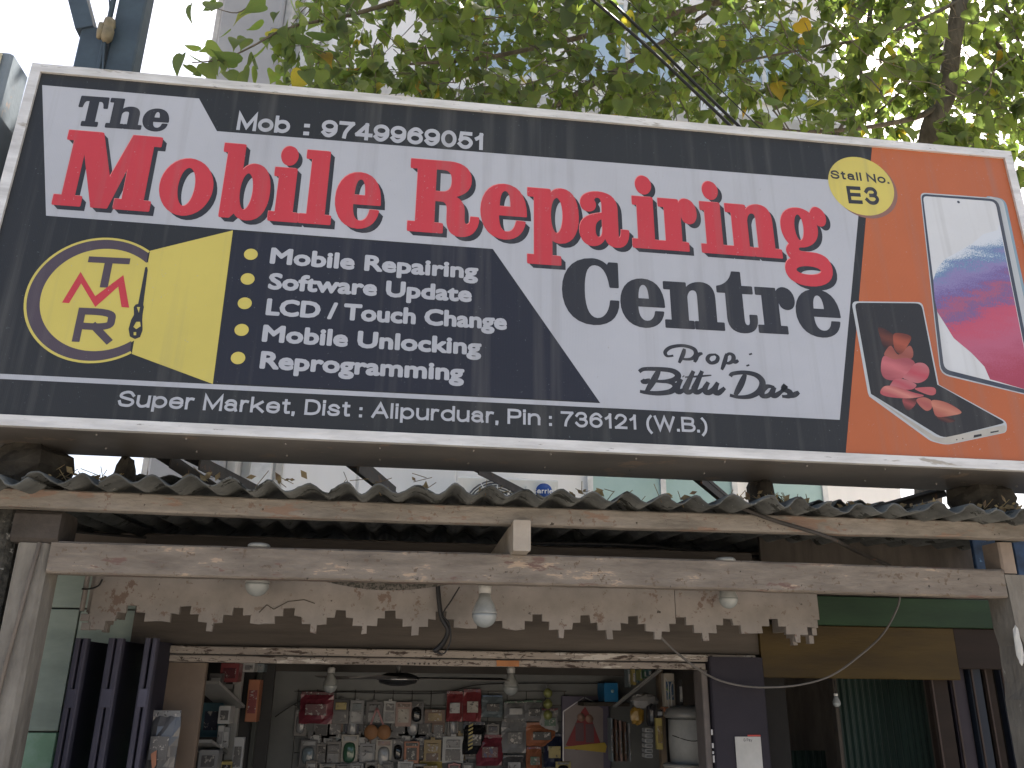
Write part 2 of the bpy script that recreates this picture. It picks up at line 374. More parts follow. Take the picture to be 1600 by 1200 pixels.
SLAB = {
 'M': [['0,0 42,0 42,12 30,12 30,76 60,0 84,0 106,62 106,12 95,12 95,0 150,0 150,12 138,12 138,88 150,88 150,100 104,100 79,38 54,100 0,100 0,88 12,88 12,12 0,12']],
 'o': [['E39,36,39,38', 'E39,36,14,27']],
 'b': [['8,0 23,0 31,7 C 36,0 44,-2 52,-2 C 74,-2 84,14 84,36 C 84,60 74,74 56,74 C 46,74 38,68 34,61 L 34,100 0,100 0,89 8,89', 'E46,36,12,26']],
 'i': [['0,0 46,0 46,11 36,11 36,72 2,72 2,61 10,61 10,11 0,11'], ['E22,90,13,13']],
 'l': [['0,0 50,0 50,11 39,11 39,100 2,100 2,89 12,89 12,11 0,11']],
 'e': [['72,31 27,31 C 27,16 32,7 42,7 C 52,7 56,16 57,23 L 70,23 C 68,8 56,-2 38,-2 C 14,-2 0,14 0,36 C 0,58 14,74 37,74 C 60,74 72,58 72,31', '28,42 48,42 C 48,58 44,66 38,66 C 31,66 28,56 28,42']],
 'R': [['0,0 54,0 54,12 40,12 40,44 50,44 C 60,44 62,38 62,28 L 62,18 C 62,4 70,-3 84,-3 C 102,-3 112,8 112,24 L 100,24 C 100,16 98,13 94,13 C 90,13 88,16 88,22 L 88,30 C 88,42 82,48 72,51 C 88,56 98,62 98,76 C 98,92 84,100 64,100 L 0,100 0,88 12,88 12,12 0,12', '40,56 52,56 C 64,56 68,62 68,72 C 68,84 63,89 52,89 L 40,89']],
 'p': [['0,-32 52,-32 52,-21 38,-21 38,3 C 42,-1 48,-2 52,-2 C 72,-2 82,14 82,36 C 82,60 72,74 56,74 C 46,74 40,70 36,64 L 36,72 0,72 0,61 11,61 11,-21 0,-21', 'E47,36,11,26']],
 'a': [['80,22 69,22 C 69,14 67,10 64,10 C 62,11 62,14 62,18 L 62,50 C 62,66 52,74 32,74 C 14,74 2,67 2,57 C 2,50 7,46 14,46 C 21,46 26,50 26,55 C 26,58 25,60 23,62 C 24,65 26,67 30,67 C 36,67 38,61 38,53 L 38,44 C 12,41 0,33 0,18 C 0,6 8,-2 20,-2 C 30,-2 37,3 41,11 C 44,2 50,-2 60,-2 C 73,-2 80,6 80,22', '38,37 C 28,35 24,29 24,20 C 24,13 27,9 31,9 C 36,9 38,14 38,22']],
 'r': [['0,0 50,0 50,11 38,11 38,40 C 38,52 40,58 44,60 C 42,58 41,55 41,52 C 41,44 46,39 54,39 C 62,39 68,45 68,54 C 68,66 60,74 50,74 C 42,74 38,69 35,63 L 35,72 0,72 0,61 11,61 11,11 0,11']],
 'n': [['0,0 46,0 46,11 37,11 37,50 C 39,58 43,62 48,62 C 54,62 56,58 56,50 L 56,11 49,11 49,0 96,0 96,11 84,11 84,50 C 84,66 76,74 62,74 C 50,74 41,70 36,62 L 36,72 0,72 0,61 11,61 11,11 0,11']],
 'g': [['53,67 C 57,75 62,79 68,77 C 76,74 80,66 78,58 C 76,50 66,48 62,54 C 59,58 60,63 62,66 C 59,66 57,64 56,61 C 62,54 64,42 58,32 C 53,24 42,18 30,18 C 25,18 23,15 26,12 C 30,10 38,10 48,10 C 68,10 77,2 77,-12 C 77,-28 60,-36 38,-36 C 14,-36 0,-28 0,-16 C 0,-8 4,-3 12,0 C 3,6 3,15 12,21 C 4,28 1,36 1,46 C 1,64 14,74 32,74 C 40,74 47,72 53,67', 'E31,46,9,20', 'E38,-15,22,7']],
 'C': [['92,97 78,97 75,92 C 68,99 60,102 50,102 C 18,102 0,80 0,50 C 0,20 18,-2 50,-2 C 76,-2 92,12 92,36 L 79,36 C 77,18 68,7 56,7 C 42,7 35,24 35,50 C 35,76 40,93 54,93 C 68,93 76,80 79,58 L 92,58']],
 't': [['27,95 40,95 40,72 58,72 58,61 40,61 40,20 C 40,12 42,9 46,9 C 50,9 51,13 51,20 L 51,26 62,26 62,20 C 62,6 54,-2 38,-2 C 22,-2 14,6 14,20 L 14,61 0,61 0,70 C 14,72 24,82 27,95']],
 'T': [['22,0 74,0 74,13 62,13 62,87 70,87 C 78,87 84,82 86,64 L 96,64 94,100 2,100 0,64 10,64 C 12,82 18,87 26,87 L 34,87 34,13 22,13']],
 'h': [['0,0 50,0 50,12 38,12 38,46 C 40,56 46,60 54,60 C 62,60 64,56 64,48 L 64,12 54,12 54,0 104,0 104,12 92,12 92,50 C 92,66 82,74 66,74 C 54,74 44,70 38,60 L 38,100 0,100 0,88 12,88 12,12 0,12']],
}
def slab_loops(ch):
    out = []
    for piece in SLAB[ch]:
        loops = []
        for d in piece:
            loops.append(arc(*map(float, d[1:].split(',')), 32) if d[0] == 'E' else path(d))
        out.append(loops)
    return out

# ================================================================== THE SIGN
TILT = .02719675
SB = at(800, 701, 2.6)                                   # a point of the face at its lower edge
SN = Vector((0, math.cos(TILT), -math.sin(TILT)))         # into the box
SU = Vector((1, 0, 0)); SV = Vector((0, math.sin(TILT), math.cos(TILT)))
def S(px, py):
    d = RIGHT * ((px - 800) / F_PX) - UP * ((py - 600) / F_PX) + FWD
    P = CAM + d * ((SB - CAM).dot(SN) / d.dot(SN)); q = P - SB
    return (q.dot(SU), q.dot(SV))
LAY = .00035
def Q(u, v, layer=0.): return SB + SU * u + SV * v - SN * (layer * LAY)
uL = S(52.5, 100)[0]; uR = S(1577, 238.5)[0]; vB = 0.; vT = S(800, 168.5)[1]
FW = .034
sign = thing('shop_signboard', 'long printed shop signboard with red lettering, aluminium rim and two phones on orange', 'signboard', SB + SU * ((uL + uR) / 2))
m_box = mat('sign_box_sheet', (.17, .155, .14), (.085, .08, .076), scale=2.5, rough=.33, spec=.5, bump=.05, bscale=8, spots=[((.22, .17, .13), 4, .58)], streak=(1, 1.5, 1))  # raised tone and brown spots paint in the reflection on the underside
m_alu = mat('aluminium', (.70, .69, .67), (.50, .49, .47), scale=9, rough=.42, metal=.25, spec=.5, streak=(.5, 3, 3), bump=.12, spots=[((.30, .29, .27), 30, .64), ((.36, .33, .28), 5, .64)])
DEP = .30
def sbox(u0, u1, v0, v1, d0, d1):
    c = [SB + SU * u + SV * v + SN * d for d in (d0, d1) for (u, v) in ((u0, v0), (u1, v0), (u1, v1), (u0, v1))]
    return MB().hexa(c[:4], c[4:])
sbox(uL + .004, uR - .004, vB + .002, vT - .002, .012, DEP).build('sheet_box', m_box, sign)
fr = []
for (u0, u1, v0, v1) in ((uL, uR, vT - FW, vT), (uL, uR, vB, vB + FW), (uL, uL + FW, vB + FW + .001, vT - FW - .001), (uR - FW, uR, vB + FW + .001, vT - FW - .001)):
    q = sbox(u0, u1, v0, v1, -.010, .011)
    q.build('rim_bar', m_alu, sign)
rv = MB()
for k in range(13):
    u = uL + .15 + k * (uR - uL - .3) / 12
    for dd in (.05, .2):
        c = SB + SU * (u + random.uniform(-.02, .02)) + SV * (vB - .0005) + SN * (dd + random.uniform(-.01, .01))
        rv.lathe(c, [(.0035, 0), (.0035, .002), (.002, .004)][::-1] if False else [(.002, -.003), (.0038, 0), (.0038, .002)], 8)
tag(rv.build('rivet', mat('rivet_dull', (.25, .24, .23), rough=.6), sign), kind='stuff')

P_BLACK = print_mat('print_black', (.024, .026, .029), True)
P_NAVY = print_mat('print_navy', (.020, .022, .034), True)
P_WHITE = print_mat('print_white', (.40, .425, .48))
P_RED = print_mat('print_red', (.47, .046, .062))
P_PINK = print_mat('print_pink', (.72, .22, .22))
P_SHADE = print_mat('print_shadow', (.030, .032, .040), True)
P_ORANGE = print_mat('print_orange', (.40, .115, .045))
P_YELLOW = print_mat('print_yellow', (.54, .47, .12))
P_MAUVE = print_mat('print_mauve', (.075, .06, .08), True)
P_BADGESH = print_mat('print_badge_shade', (.22, .12, .10))
face = sbox(uL + FW * .5, uR - FW * .5, vB + FW * .5, vT - FW * .5, 0, .010).build('printed_face', P_BLACK, sign)
def child(mb, name, m, parent=face):
    o = mb.build(name, m); o.parent = parent; return o
iL, iR, iB, iT = uL + FW, uR - FW, vB + FW, vT - FW
def clip(p): return (min(max(p[0], iL - .006), iR + .006), min(max(p[1], iB - .006), iT + .006))
def patch(name, pts, m, layer, uv=False, holes=(), clipit=True):
    pp = [p if uv else S(*p) for p in pts]; hh = [[p if uv else S(*p) for p in h] for h in holes]
    if clipit: pp = [clip(p) for p in pp]
    return child(MB().prism([Q(u, v, layer) for u, v in pp], None, [[Q(u, v, layer) for u, v in h] for h in hh]), name, m)
# colour fields
patch('white_field', [(66, 133), (311, 154), (339, 205), (1346, 285), (1312, 656), (960, 638), (938, 630), (770, 389), (72, 337)], P_WHITE, 1)
l0, l1 = S(-30, 583), S(-30, 592)
patch('white_line', [(-110, 578.5), (939, 630), (962, 638.2), (-112, 586.5)], P_WHITE, 1)
patch('navy_field', [(366, 362), (769, 390), (936, 628), (334, 598)], P_NAVY, 1)
o0 = S(1363.5, 234); o1 = S(1321, 709)
patch('orange_field', [(o0[0], iT + .004), (iR + .005, iT + .004), (iR + .005, iB - .004), (o1[0], iB - .004)], P_ORANGE, 1, uv=True)
# logo
c0 = S(157, 468)
rO = (S(157, 370)[1] - S(157, 568)[1]) / 2
lx = c0[0]
# ring centre from its leftmost point
cu = S(35, 478)[0] + rO; cv = (S(160, 371)[1] + S(147, 568)[1]) / 2
p_a, p_b = S(234, 393), S(206, 552)
def ang(p): return math.degrees(math.atan2(p[1] - cv, p[0] - cu))
aA, aB = ang(p_a), ang(p_b) + 360
ring = arc(cu, cv, rO, rO, 60, aA, aB); ri = arc(cu, cv, rO - .008, rO - .008, 60, aA, aB)
patch('logo_ring', ring + ri[::-1], P_YELLOW, 2, uv=True)
rI = rO * .815; du_ = .006
q_a, q_b = S(231, 410), S(209, 538)
def ang2(p): return math.degrees(math.atan2(p[1] - cv, p[0] - cu - du_))
ri2 = arc(cu, cv, rO - .008, rO - .008, 60, aA, aB)
rin = arc(cu + du_, cv, rI, rI, 60, ang2(q_a), ang2(q_b) + 360)
patch('logo_band', ri2 + rin[::-1], P_MAUVE, 2, uv=True)
patch('logo_disc', arc(cu + du_, cv, rI + .004, rI + .004, 60), P_YELLOW, 1.6, uv=True)
patch('logo_beam', [(234.5, 392), (364, 360), (332.5, 600), (206, 553)], P_YELLOW, 1.3)
def sk_word(name, text, p0, p1, cap_px, m, w=.2, layer=3., track=.14, slant=0, sx=1., spread=0):
    """plain bold word from baseline-left pixel p0 to baseline-right pixel p1; cap_px = cap height in px at p0"""
    pcs, W = sk_text(text, 1., w, track, sx)
    a, c_ = S(*p0), S(*p1); H = S(p0[0], p0[1] - cap_px)[1] - a[1]; k = (c_[0] - a[0]) / W
    mb = MB(); n = 0
    for vv, ff in pcs:
        n += 1
        mb.add([Q(a[0] + x * k + slant * y * H, a[1] + (c_[1] - a[1]) * x / W + y * H, layer + n * .035) for x, y in vv], ff)
    return child(mb, name, m)
sk_word('lettering', 'Mob', (369, 203), (452, 209), 27, P_WHITE, .215, 2, .075)
sk_word('lettering', ':', (474, 211), (483, 211.5), 27, P_WHITE, .19, 2, .05)
sk_word('lettering', '9749969051', (501, 213.5), (757, 235), 27, P_WHITE, .215, 2, .075)
sk_word('lettering', 'Super Market, Dist : Alipurduar, Pin : 736121 (W.B.)', (183, 635), (1106, 676.5), 25, P_WHITE, .17, 2, .12)
# logo letters
sk_word('logo_letter', 'T', (129, 448), (195, 451), 48, P_MAUVE, .2, 3)
tp = [(97, 473), (126, 425), (149, 463), (193, 430), (202, 481), (190, 480), (185, 448), (149, 480), (127, 443), (108, 474)]
patch('logo_letter', tp, P_RED, 3.6)
rp = sk_word('logo_letter', 'R', (112, 534), (173, 537), 54, P_MAUVE, .2, 3)
# screwdriver of the logo
patch('logo_screwdriver', [(227, 418), (230, 417), (231, 422), (224, 476), (225, 480), (223, 492), (222.5, 500), (223, 516), (219, 527), (211, 530), (203, 526), (201, 514), (205, 500), (209.5, 492), (209, 480), (212, 476), (216, 475)], P_SHADE, 3.2,
      holes=[[(213, 503), (219, 503), (220, 510), (213, 514.5), (208.5, 511)], [(209, 519), (213, 519), (213, 524), (209, 524)], [(214, 480), (219, 480), (217, 489)]])
# bullets
for (x, y) in ((392, 397.5), (387, 436), (382.5, 474), (377.6, 515.6), (372, 559.5)):
    u, v = S(x, y); patch('bullet', arc(u, v, .0225, .0215, 24), P_YELLOW, 2.5, uv=True)
# list text: built-in typeface thickened by stacking shifted copies
def cap_height():
    cu_ = bpy.data.curves.new('t', 'FONT'); cu_.body = 'H'; ob = bpy.data.objects.new('t', cu_); col.objects.link(ob)
    dg = bpy.context.evaluated_depsgraph_get(); dg.update(); me = bpy.data.meshes.new_from_object(ob.evaluated_get(dg)); h = max(v.co.y for v in me.vertices)
    bpy.data.objects.remove(ob); bpy.data.curves.remove(cu_); bpy.data.meshes.remove(me); return h
CAPH = cap_height()
def font_word(name, text, p0, p1, cap_px, m, fat=.004, layer=2., space=1.0, nrm=10):
    cu_ = bpy.data.curves.new('t', 'FONT'); cu_.body = text; cu_.resolution_u = 3; cu_.space_character = space
    ob = bpy.data.objects.new('t', cu_); col.objects.link(ob)
    dg = bpy.context.evaluated_depsgraph_get(); dg.update()
    me = bpy.data.meshes.new_from_object(ob.evaluated_get(dg)); V = [tuple(v.co[:2]) for v in me.vertices]; F = [tuple(p.vertices) for p in me.polygons]
    bpy.data.objects.remove(ob); bpy.data.curves.remove(cu_); bpy.data.meshes.remove(me)
    x0 = min(v[0] for v in V); x1 = max(v[0] for v in V)
    a, c_ = S(*p0), S(*p1); H = S(p0[0], p0[1] - cap_px)[1] - a[1] - 2 * fat; k = (c_[0] - a[0] - 2 * fat) / (x1 - x0); CAP = CAPH
    mb = MB()
    for j in range(nrm + 1):
        r_ = fat if j else 0; t = 2 * math.pi * j / nrm; dx, dy = r_ * math.cos(t), r_ * math.sin(t)
        mb.add([Q(a[0] + fat + (x - x0) * k + dx, a[1] + fat + (c_[1] - a[1]) * (x - x0) / (x1 - x0) + y * H / CAP + dy, layer + j * .04) for x, y in V], F)
    return child(mb, name, m)
for t, p0, p1, cp in (('Mobile Repairing', (421, 412), (747, 436.5), 25.5), ('Software Update', (418, 452), (737, 472.5), 26), ('LCD / Touch Change', (414.5, 492.5), (792, 516), 26.5),
                      ('Mobile Unlocking', (408.5, 534), (752, 555.5), 27), ('Reprogramming', (405, 576), (725, 596), 28)):
    font_word('lettering', t, p0, p1, cp, P_WHITE, .0038)
# slab words
def slab_word(name, text, boxes, line, cap_px, styles):
    """boxes: per letter (left px, right px) measured along the baseline line ((x,y),(x,y)); styles: (material, du, dv, layer)"""
    (xa, ya), (xb, yb) = line
    def base(x): return S(x, ya + (yb - ya) * (x - xa) / (xb - xa))
    out = []
    for (m, du, dv, layer, nm) in styles:
        mb = MB()
        for ch, (x0, x1) in zip(text, boxes):
            if nm == 'letter': mb = MB()
            FAT = .0030 if nm == 'letter' else 0
            loops = slab_loops(ch); allx = [p[0] for pc in loops for l in pc for p in l]; mn, mx = min(allx), max(allx)
            a, c_ = base(x0), base(x1); H = cap_px; k = (c_[0] - a[0]) / (mx - mn)
            for pc in loops:
                for q_ in range(9 if FAT else 1):          # the centre copy and eight shifted ones thicken the strokes
                    fx, fy = (FAT * math.cos(q_ * math.pi / 4), FAT * math.sin(q_ * math.pi / 4)) if q_ else (0, 0)
                    pcs = [[Q(a[0] + (x - mn) * k + du + fx, a[1] + (c_[1] - a[1]) * (x - mn) / (mx - mn) + y / 100 * H + dv + fy, layer + q_ * .03) for x, y in l] for l in pc]
                    mb.prism(pcs[0], None, pcs[1:])
            if nm == 'letter': out.append(child(mb, nm, m))
        if nm != 'letter': out.append(child(mb, nm, m))
    return out
Hred = S(500, 350 - 113)[1] - S(500, 350)[1]
shade = [(P_SHADE, .0022 * k, -.0021 * k, 2 + .1 * (8 - k) - .05, 'letter_shadow') for k in range(7, 0, -1)]
def slab_shadow(text, boxes, line, H):
    """dark block shadow: shifted copies joined into one mesh"""
    (xa, ya), (xb, yb) = line
    def base(x): return S(x, ya + (yb - ya) * (x - xa) / (xb - xa))
    mb = MB()
    for k in range(7, 0, -1):
        for ch, (x0, x1) in zip(text, boxes):
            loops = slab_loops(ch); allx = [p[0] for pc in loops for l in pc for p in l]; mn, mx = min(allx), max(allx)
            a, c_ = base(x0), base(x1); kk = (c_[0] - a[0]) / (mx - mn)
            for pc in loops:
                pcs = [[Q(a[0] + (x - mn) * kk + .0026 * k, a[1] + (c_[1] - a[1]) * (x - mn) / (mx - mn) + y / 100 * H - .0026 * k, 2 + .1 * (8 - k)) for x, y in l] for l in pc]
                mb.prism(pcs[0], None, pcs[1:])
    return child(mb, 'letter_shadow', P_SHADE)
red_line = ((110, 321), (1137, 397))
B1 = [(82, 232), (243, 325), (335, 415), (419, 464), (467, 515), (521, 591)]
B2 = [(637, 747), (751, 822), (825, 904), (907, 983), (990, 1032), (1033, 1092), (1098, 1139), (1140, 1222), (1226, 1299)]
for txt, bx in (('Mobile', B1), ('Repairing', B2)):
    slab_shadow(txt, bx, red_line, Hred)
    slab_word('lettering', txt, bx, red_line, Hred, [(P_PINK, -.0042, .0046, 3.0, 'letter_edge'), (P_RED, 0, 0, 3.3, 'letter')])
slab_word('lettering', 'The', [(117, 161), (165, 219), (221, 260)], ((120, 195.5), (260, 205)), S(140, 150)[1] - S(140, 195.5)[1], [(P_SHADE, 0, 0, 2.2, 'letter')])
slab_word('lettering', 'Centre', [(880, 968), (972, 1040), (1041, 1132), (1124 + 2, 1185), (1187, 1247), (1249, 1317)], ((930, 505), (1230, 521.6)), S(1000, 412)[1] - S(1000, 509.5)[1], [(P_SHADE, 0, 0, 2.2, 'letter')])
# brush script
def script(strokes, w, m, layer=2.2):
    mb = MB()
    for n, st in enumerate(strokes):
        ww = w
        if isinstance(st, tuple): st, ww = st
        pts = [tuple(map(float, p.split(','))) for p in st.split()]
        uv = [S(860 + x * .3, 440 + y * .3) for x, y in pts]
        sm = smooth(uv, 6) if len(uv) > 2 else [Vector(p) for p in uv]
        L_ = len(sm); A, B = [], []
        for i, p in enumerate(sm):
            d = (sm[min(i + 1, L_ - 1)] - sm[max(i - 1, 0)]).normalized(); nn = Vector((-d.y, d.x))
            t = i / (L_ - 1); k = ww * (.42 + .62 * math.sin(math.pi * min(max(t, .06), .94)) ** .6) * (1.0 + .35 * abs(d.y))
            A.append(p + nn * k / 2); B.append(p - nn * k / 2)
        mb.add([Q(p.x, p.y, layer + n * .05) for p in A + B], [(j, j + 1, L_ + j + 1, L_ + j) for j in range(L_ - 1)])
    return child(mb, 'script_lettering', m)
script(['640,386 608,388 598,366 628,342 690,334 745,350 757,378 735,402 696,404 676,394', '698,350 690,380 670,424', '766,372 760,396 750,420', '752,402 772,380 792,374',
        '862,380 830,384 818,405 836,424 864,416 872,394 858,380', '918,376 908,416 892,460', '908,392 932,376 952,388 950,412 926,426 906,416', '948,414 962,420 978,410', ('1040,374 1044,382', .014), ('1026,433 1030,441', .014)], .0115, P_SHADE)
script(['462,470 488,456 560,456 632,464 664,486 650,508 600,520 538,518', '590,520 636,530 650,552 622,574 560,582 500,578 466,572', '566,460 540,510 500,574', '478,510 490,522 520,512',
        '682,508 660,550 668,576 700,560', ('690,492 694,496', .012), '745,466 716,530 704,560 718,578 748,562', ('700,498 770,494 838,488', .007), '790,466 762,530 750,560 764,578 796,560', '822,524 804,560 818,580 850,562 872,526',
        '868,530 856,566 872,582 908,554', '1014,484 990,540 962,592', '936,494 950,480 1010,474 1072,488 1104,524 1088,570 1040,598 980,602 934,592',
        '1166,552 1130,546 1100,572 1108,596 1138,592 1164,560', '1168,550 1154,580 1168,596 1204,572', '1204,574 1226,540 1216,560 1246,576 1240,598 1206,598', '1236,598 1266,592 1294,576'], .0165, P_SHADE)
# badge
bu, bv = S(1345.5, 290.5); br = (S(1345.5, 245.5)[1] - S(1345.5, 335.5)[1]) / 2
patch('badge_shadow', arc(bu + .012, bv - .012, br, br, 48), P_BADGESH, 2, uv=True)
patch('badge', arc(bu, bv, br, br, 48), P_YELLOW, 2.5, uv=True)
sk_word('lettering', 'Stall', (1298.5, 279), (1347, 283), 13, P_SHADE, .20, 3, .17)
sk_word('lettering', 'No.', (1355, 284), (1390, 287.5), 13, P_SHADE, .20, 3, .17)
sk_word('lettering', 'E3', (1326, 318), (1375, 320.5), 27, P_SHADE, .21, 3, .2)

# ---- phones printed on the orange field
def grad_mat(name, stops, x0=0., lo=0., hi=1., grain=0., tilt=0., nz=.6, nscale=3.):
    lo += tilt * x0; hi += tilt * x0
    m = bpy.data.materials.new(name); m.use_nodes = True; nt = m.node_tree; n = nt.nodes; L = nt.links
    b_ = n['Principled BSDF']; b_.inputs['Roughness'].default_value = .42; b_.inputs['Specular IOR Level'].default_value = .4
    tc = n.new('ShaderNodeTexCoord'); sp = n.new('ShaderNodeSeparateXYZ'); L.new(tc.outputs['Object'], sp.inputs[0])
    ma = n.new('ShaderNodeMath'); ma.operation = 'MULTIPLY_ADD'; L.new(sp.outputs['X'], ma.inputs[0]); ma.inputs[1].default_value = tilt; L.new(sp.outputs['Z'], ma.inputs[2])
    mp = n.new('ShaderNodeMapping'); L.new(tc.outputs['Object'], mp.inputs[0]); mp.inputs['Rotation'].default_value = (0, .6, 0); mp.inputs['Scale'].default_value = (2.2, 1, 9)
    nz_ = n.new('ShaderNodeTexNoise'); nz_.inputs['Scale'].default_value = nscale; nz_.inputs['Detail'].default_value = 5; L.new(mp.outputs[0], nz_.inputs['Vector'])
    m2 = n.new('ShaderNodeMath'); m2.operation = 'MULTIPLY_ADD'; L.new(nz_.outputs['Fac'], m2.inputs[0]); m2.inputs[1].default_value = nz * (hi - lo); L.new(ma.outputs[0], m2.inputs[2])
    gn = n.new('ShaderNodeTexNoise'); gn.inputs['Scale'].default_value = 260; L.new(tc.outputs['Object'], gn.inputs['Vector'])
    m3 = n.new('ShaderNodeMath'); m3.operation = 'MULTIPLY_ADD'; L.new(gn.outputs['Fac'], m3.inputs[0]); m3.inputs[1].default_value = grain * (hi - lo); L.new(m2.outputs[0], m3.inputs[2])
    mr = n.new('ShaderNodeMapRange'); L.new(m3.outputs[0], mr.inputs[0]); mr.inputs[1].default_value = lo + (nz * .5 + grain * .5) * (hi - lo); mr.inputs[2].default_value = hi + (nz * .5 + grain * .5) * (hi - lo)
    cr = n.new('ShaderNodeValToRGB'); L.new(mr.outputs[0], cr.inputs[0])
    cr.color_ramp.elements[0].position = stops[0][0]; cr.color_ramp.elements[0].color = (*stops[0][1], 1)
    cr.color_ramp.elements[1].position = stops[-1][0]; cr.color_ramp.elements[1].color = (*stops[-1][1], 1)
    for p, c in stops[1:-1]:
        e = cr.color_ramp.elements.new(p); e.color = (*c, 1)
    L.new(cr.outputs[0], b_.inputs['Base Color']); return m
P_BEZEL = print_mat('print_bezel', (.05, .06, .085), True)
P_SILVER = print_mat('print_silver', (.42, .46, .50))
P_STEEL = print_mat('print_steel', (.20, .30, .38))
P_SCREEN = print_mat('print_screen', (.55, .58, .62))
P_DARK = print_mat('print_dark', (.028, .028, .030), True)
def c8(x, y): return (1280 + x / 4.284, 440 + y / 4.284)
def c4(x, y): return (1300 + x / 5, 280 + y / 5)
def rnd_poly(pts, k=.18, n=4):
    """round the corners of a pixel outline; points given as (x,y,r) get radius share r"""
    out = []; N = len(pts)
    for i, p in enumerate(pts):
        r = p[2] if len(p) > 2 else 0
        if not r: out.append((p[0], p[1])); continue
        P0 = Vector(pts[i - 1][:2]); P1 = Vector(p[:2]); P2 = Vector(pts[(i + 1) % N][:2])
        a = P1 + (P0 - P1).normalized() * r; c = P1 + (P2 - P1).normalized() * r
        for j in range(n + 1):
            t = j / n; q = a * (1 - t) ** 2 + P1 * 2 * t * (1 - t) + c * t * t; out.append((q.x, q.y))
    return out
edge_top = (1572, 313); edge_bot = (1648, 640)
patch('phone_side', rnd_poly([(1540, 306, 5), (1571, 311, 12), (1640, 636, 14), (1600, 616)]), P_STEEL, 2)
patch('phone_side', rnd_poly([(1545, 307, 4), (1567, 311, 10), (1632, 620), (1615, 618)]), P_SILVER, 2.2)
patch('phone_rim', rnd_poly([(1437.5, 301, 8), (1561, 310, 14), (1623, 622, 16), (1469, 585, 14)]), P_SILVER, 2.4)
patch('phone_bezel', rnd_poly([(1439, 303, 8), (1559.5, 311.5, 13), (1621, 620, 15), (1470.5, 583, 13)]), P_BEZEL, 2.7)
patch('phone_screen', rnd_poly([(1442, 306.5, 6), (1555, 315, 9), (1614, 612, 12), (1475, 577, 10)]), P_SCREEN, 3)
zlo, zhi = S(1540, 600)[1] + SB.z, S(1520, 395)[1] + SB.z
m_brush = grad_mat('brush_picture', [(0, (.30, .045, .08)), (.28, (.38, .10, .17)), (.48, (.42, .07, .12)), (.56, (.12, .10, .25)), (.64, (.34, .09, .15)), (.72, (.13, .10, .27)), (.84, (.22, .19, .38)), (.93, (.10, .20, .35)), (1, (.50, .55, .62))], x0=S(1535, 500)[0] + SB.x, lo=zlo, hi=zhi, grain=.30, tilt=-.45, nz=.34)
patch('phone_picture', [c4(*p) for p in [(790, 790), (820, 700), (880, 625), (980, 570), (1100, 500), (1180, 430), (1290, 400)]] + [(1561, 350), (1612, 606), (1606, 610)] + [c8(1180, 665), c8(1142, 655), c8(1105, 570), c8(1020, 480), c8(900, 380), c8(850, 300), c8(790, 205), c8(772, 120)], m_brush, 3.3)
patch('phone_camera', arc(*S(*c4(987, 180)), .006, .006, 16), P_BEZEL, 3.5, uv=True)
# folding phone
patch('fold_phone_rim', rnd_poly([(*c8(215, 132), 9), (*c8(690, 138), 8), c8(800, 690), (*c8(1258, 940), 8), (*c8(1252, 1010), 5), (*c8(850, 1095), 10), (*c8(745, 1068), 6), c8(335, 770), c8(325, 745)]), P_SILVER, 2.1)
patch('fold_phone_body', rnd_poly([(*c8(236, 142), 8), (*c8(683, 146), 9), c8(790, 690), (*c8(1250, 945), 8), (*c8(830, 1050), 12), c8(345, 752)]), P_DARK, 2.5)
m_base = mat('print_edge_silver', (.40, .39, .36), rough=.4)
patch('fold_phone_edge', rnd_poly([c8(360, 770), (*c8(800, 1052), 10), (*c8(1250, 958), 5), (*c8(1246, 1008), 4), (*c8(850, 1090), 8), (*c8(760, 1064), 5)]), m_base, 2.8)
for q in ([(1035, 1028), (1085, 1020), (1087, 1034), (1032, 1046)], [(1145, 1006), (1200, 996), (1200, 1005), (1145, 1016)], [(915, 1056), (924, 1055), (924, 1062), (915, 1063)], [(955, 1048), (964, 1047), (964, 1054), (955, 1055)]):
    patch('fold_phone_port', [c8(*p) for p in q], P_DARK, 3)
def petal(pts, c, c2, layer):
    c = [c[0] * .75, c[1] * .6, c[2] * .62]; c2 = [c2[0] * .62, c2[1] * .5, c2[2] * .52]
    ps = [S(*c8(*p)) for p in pts]; sm = smooth(ps, 5, True)
    zs = [p.y for p in sm]; key = 'petal%d' % round(layer * 100)
    m = grad_mat(key, [(0, c2), (.5, c), (1, c2)], x0=sum(p.x for p in sm) / len(sm) + SB.x, lo=min(zs) + SB.z, hi=max(zs) + SB.z, nz=.5, tilt=.4, nscale=5)
    patch('fold_phone_picture', [(p.x, p.y) for p in sm], m, layer, uv=True)
petal([(398, 305), (500, 360), (490, 430), (435, 440), (410, 380)], (.16, .06, .035), (.05, .03, .025), 2.75)
petal([(500, 350), (560, 348), (615, 372), (590, 430), (545, 485), (505, 455), (495, 400)], (.42, .13, .07), (.22, .07, .04), 3.0)
petal([(440, 470), (480, 430), (530, 490), (600, 430), (628, 470), (610, 520), (500, 525), (440, 500)], (.30, .11, .08), (.45, .18, .13), 2.88)
petal([(430, 500), (500, 520), (590, 512), (640, 550), (600, 620), (520, 660), (440, 650), (412, 590)], (.60, .22, .24), (.45, .14, .16), 3.15)
petal([(640, 550), (700, 548), (735, 590), (720, 650), (660, 680), (590, 660), (560, 640), (600, 600)], (.50, .10, .13), (.62, .26, .28), 3.3)
petal([(475, 690), (510, 652), (580, 658), (648, 690), (620, 722), (540, 720), (480, 700)], (.48, .12, .15), (.60, .25, .27), 3.45)
petal([(408, 735), (440, 700), (520, 705), (620, 740), (700, 765), (600, 782), (480, 775), (420, 758)], (.65, .33, .27), (.55, .16, .17), 3.6)
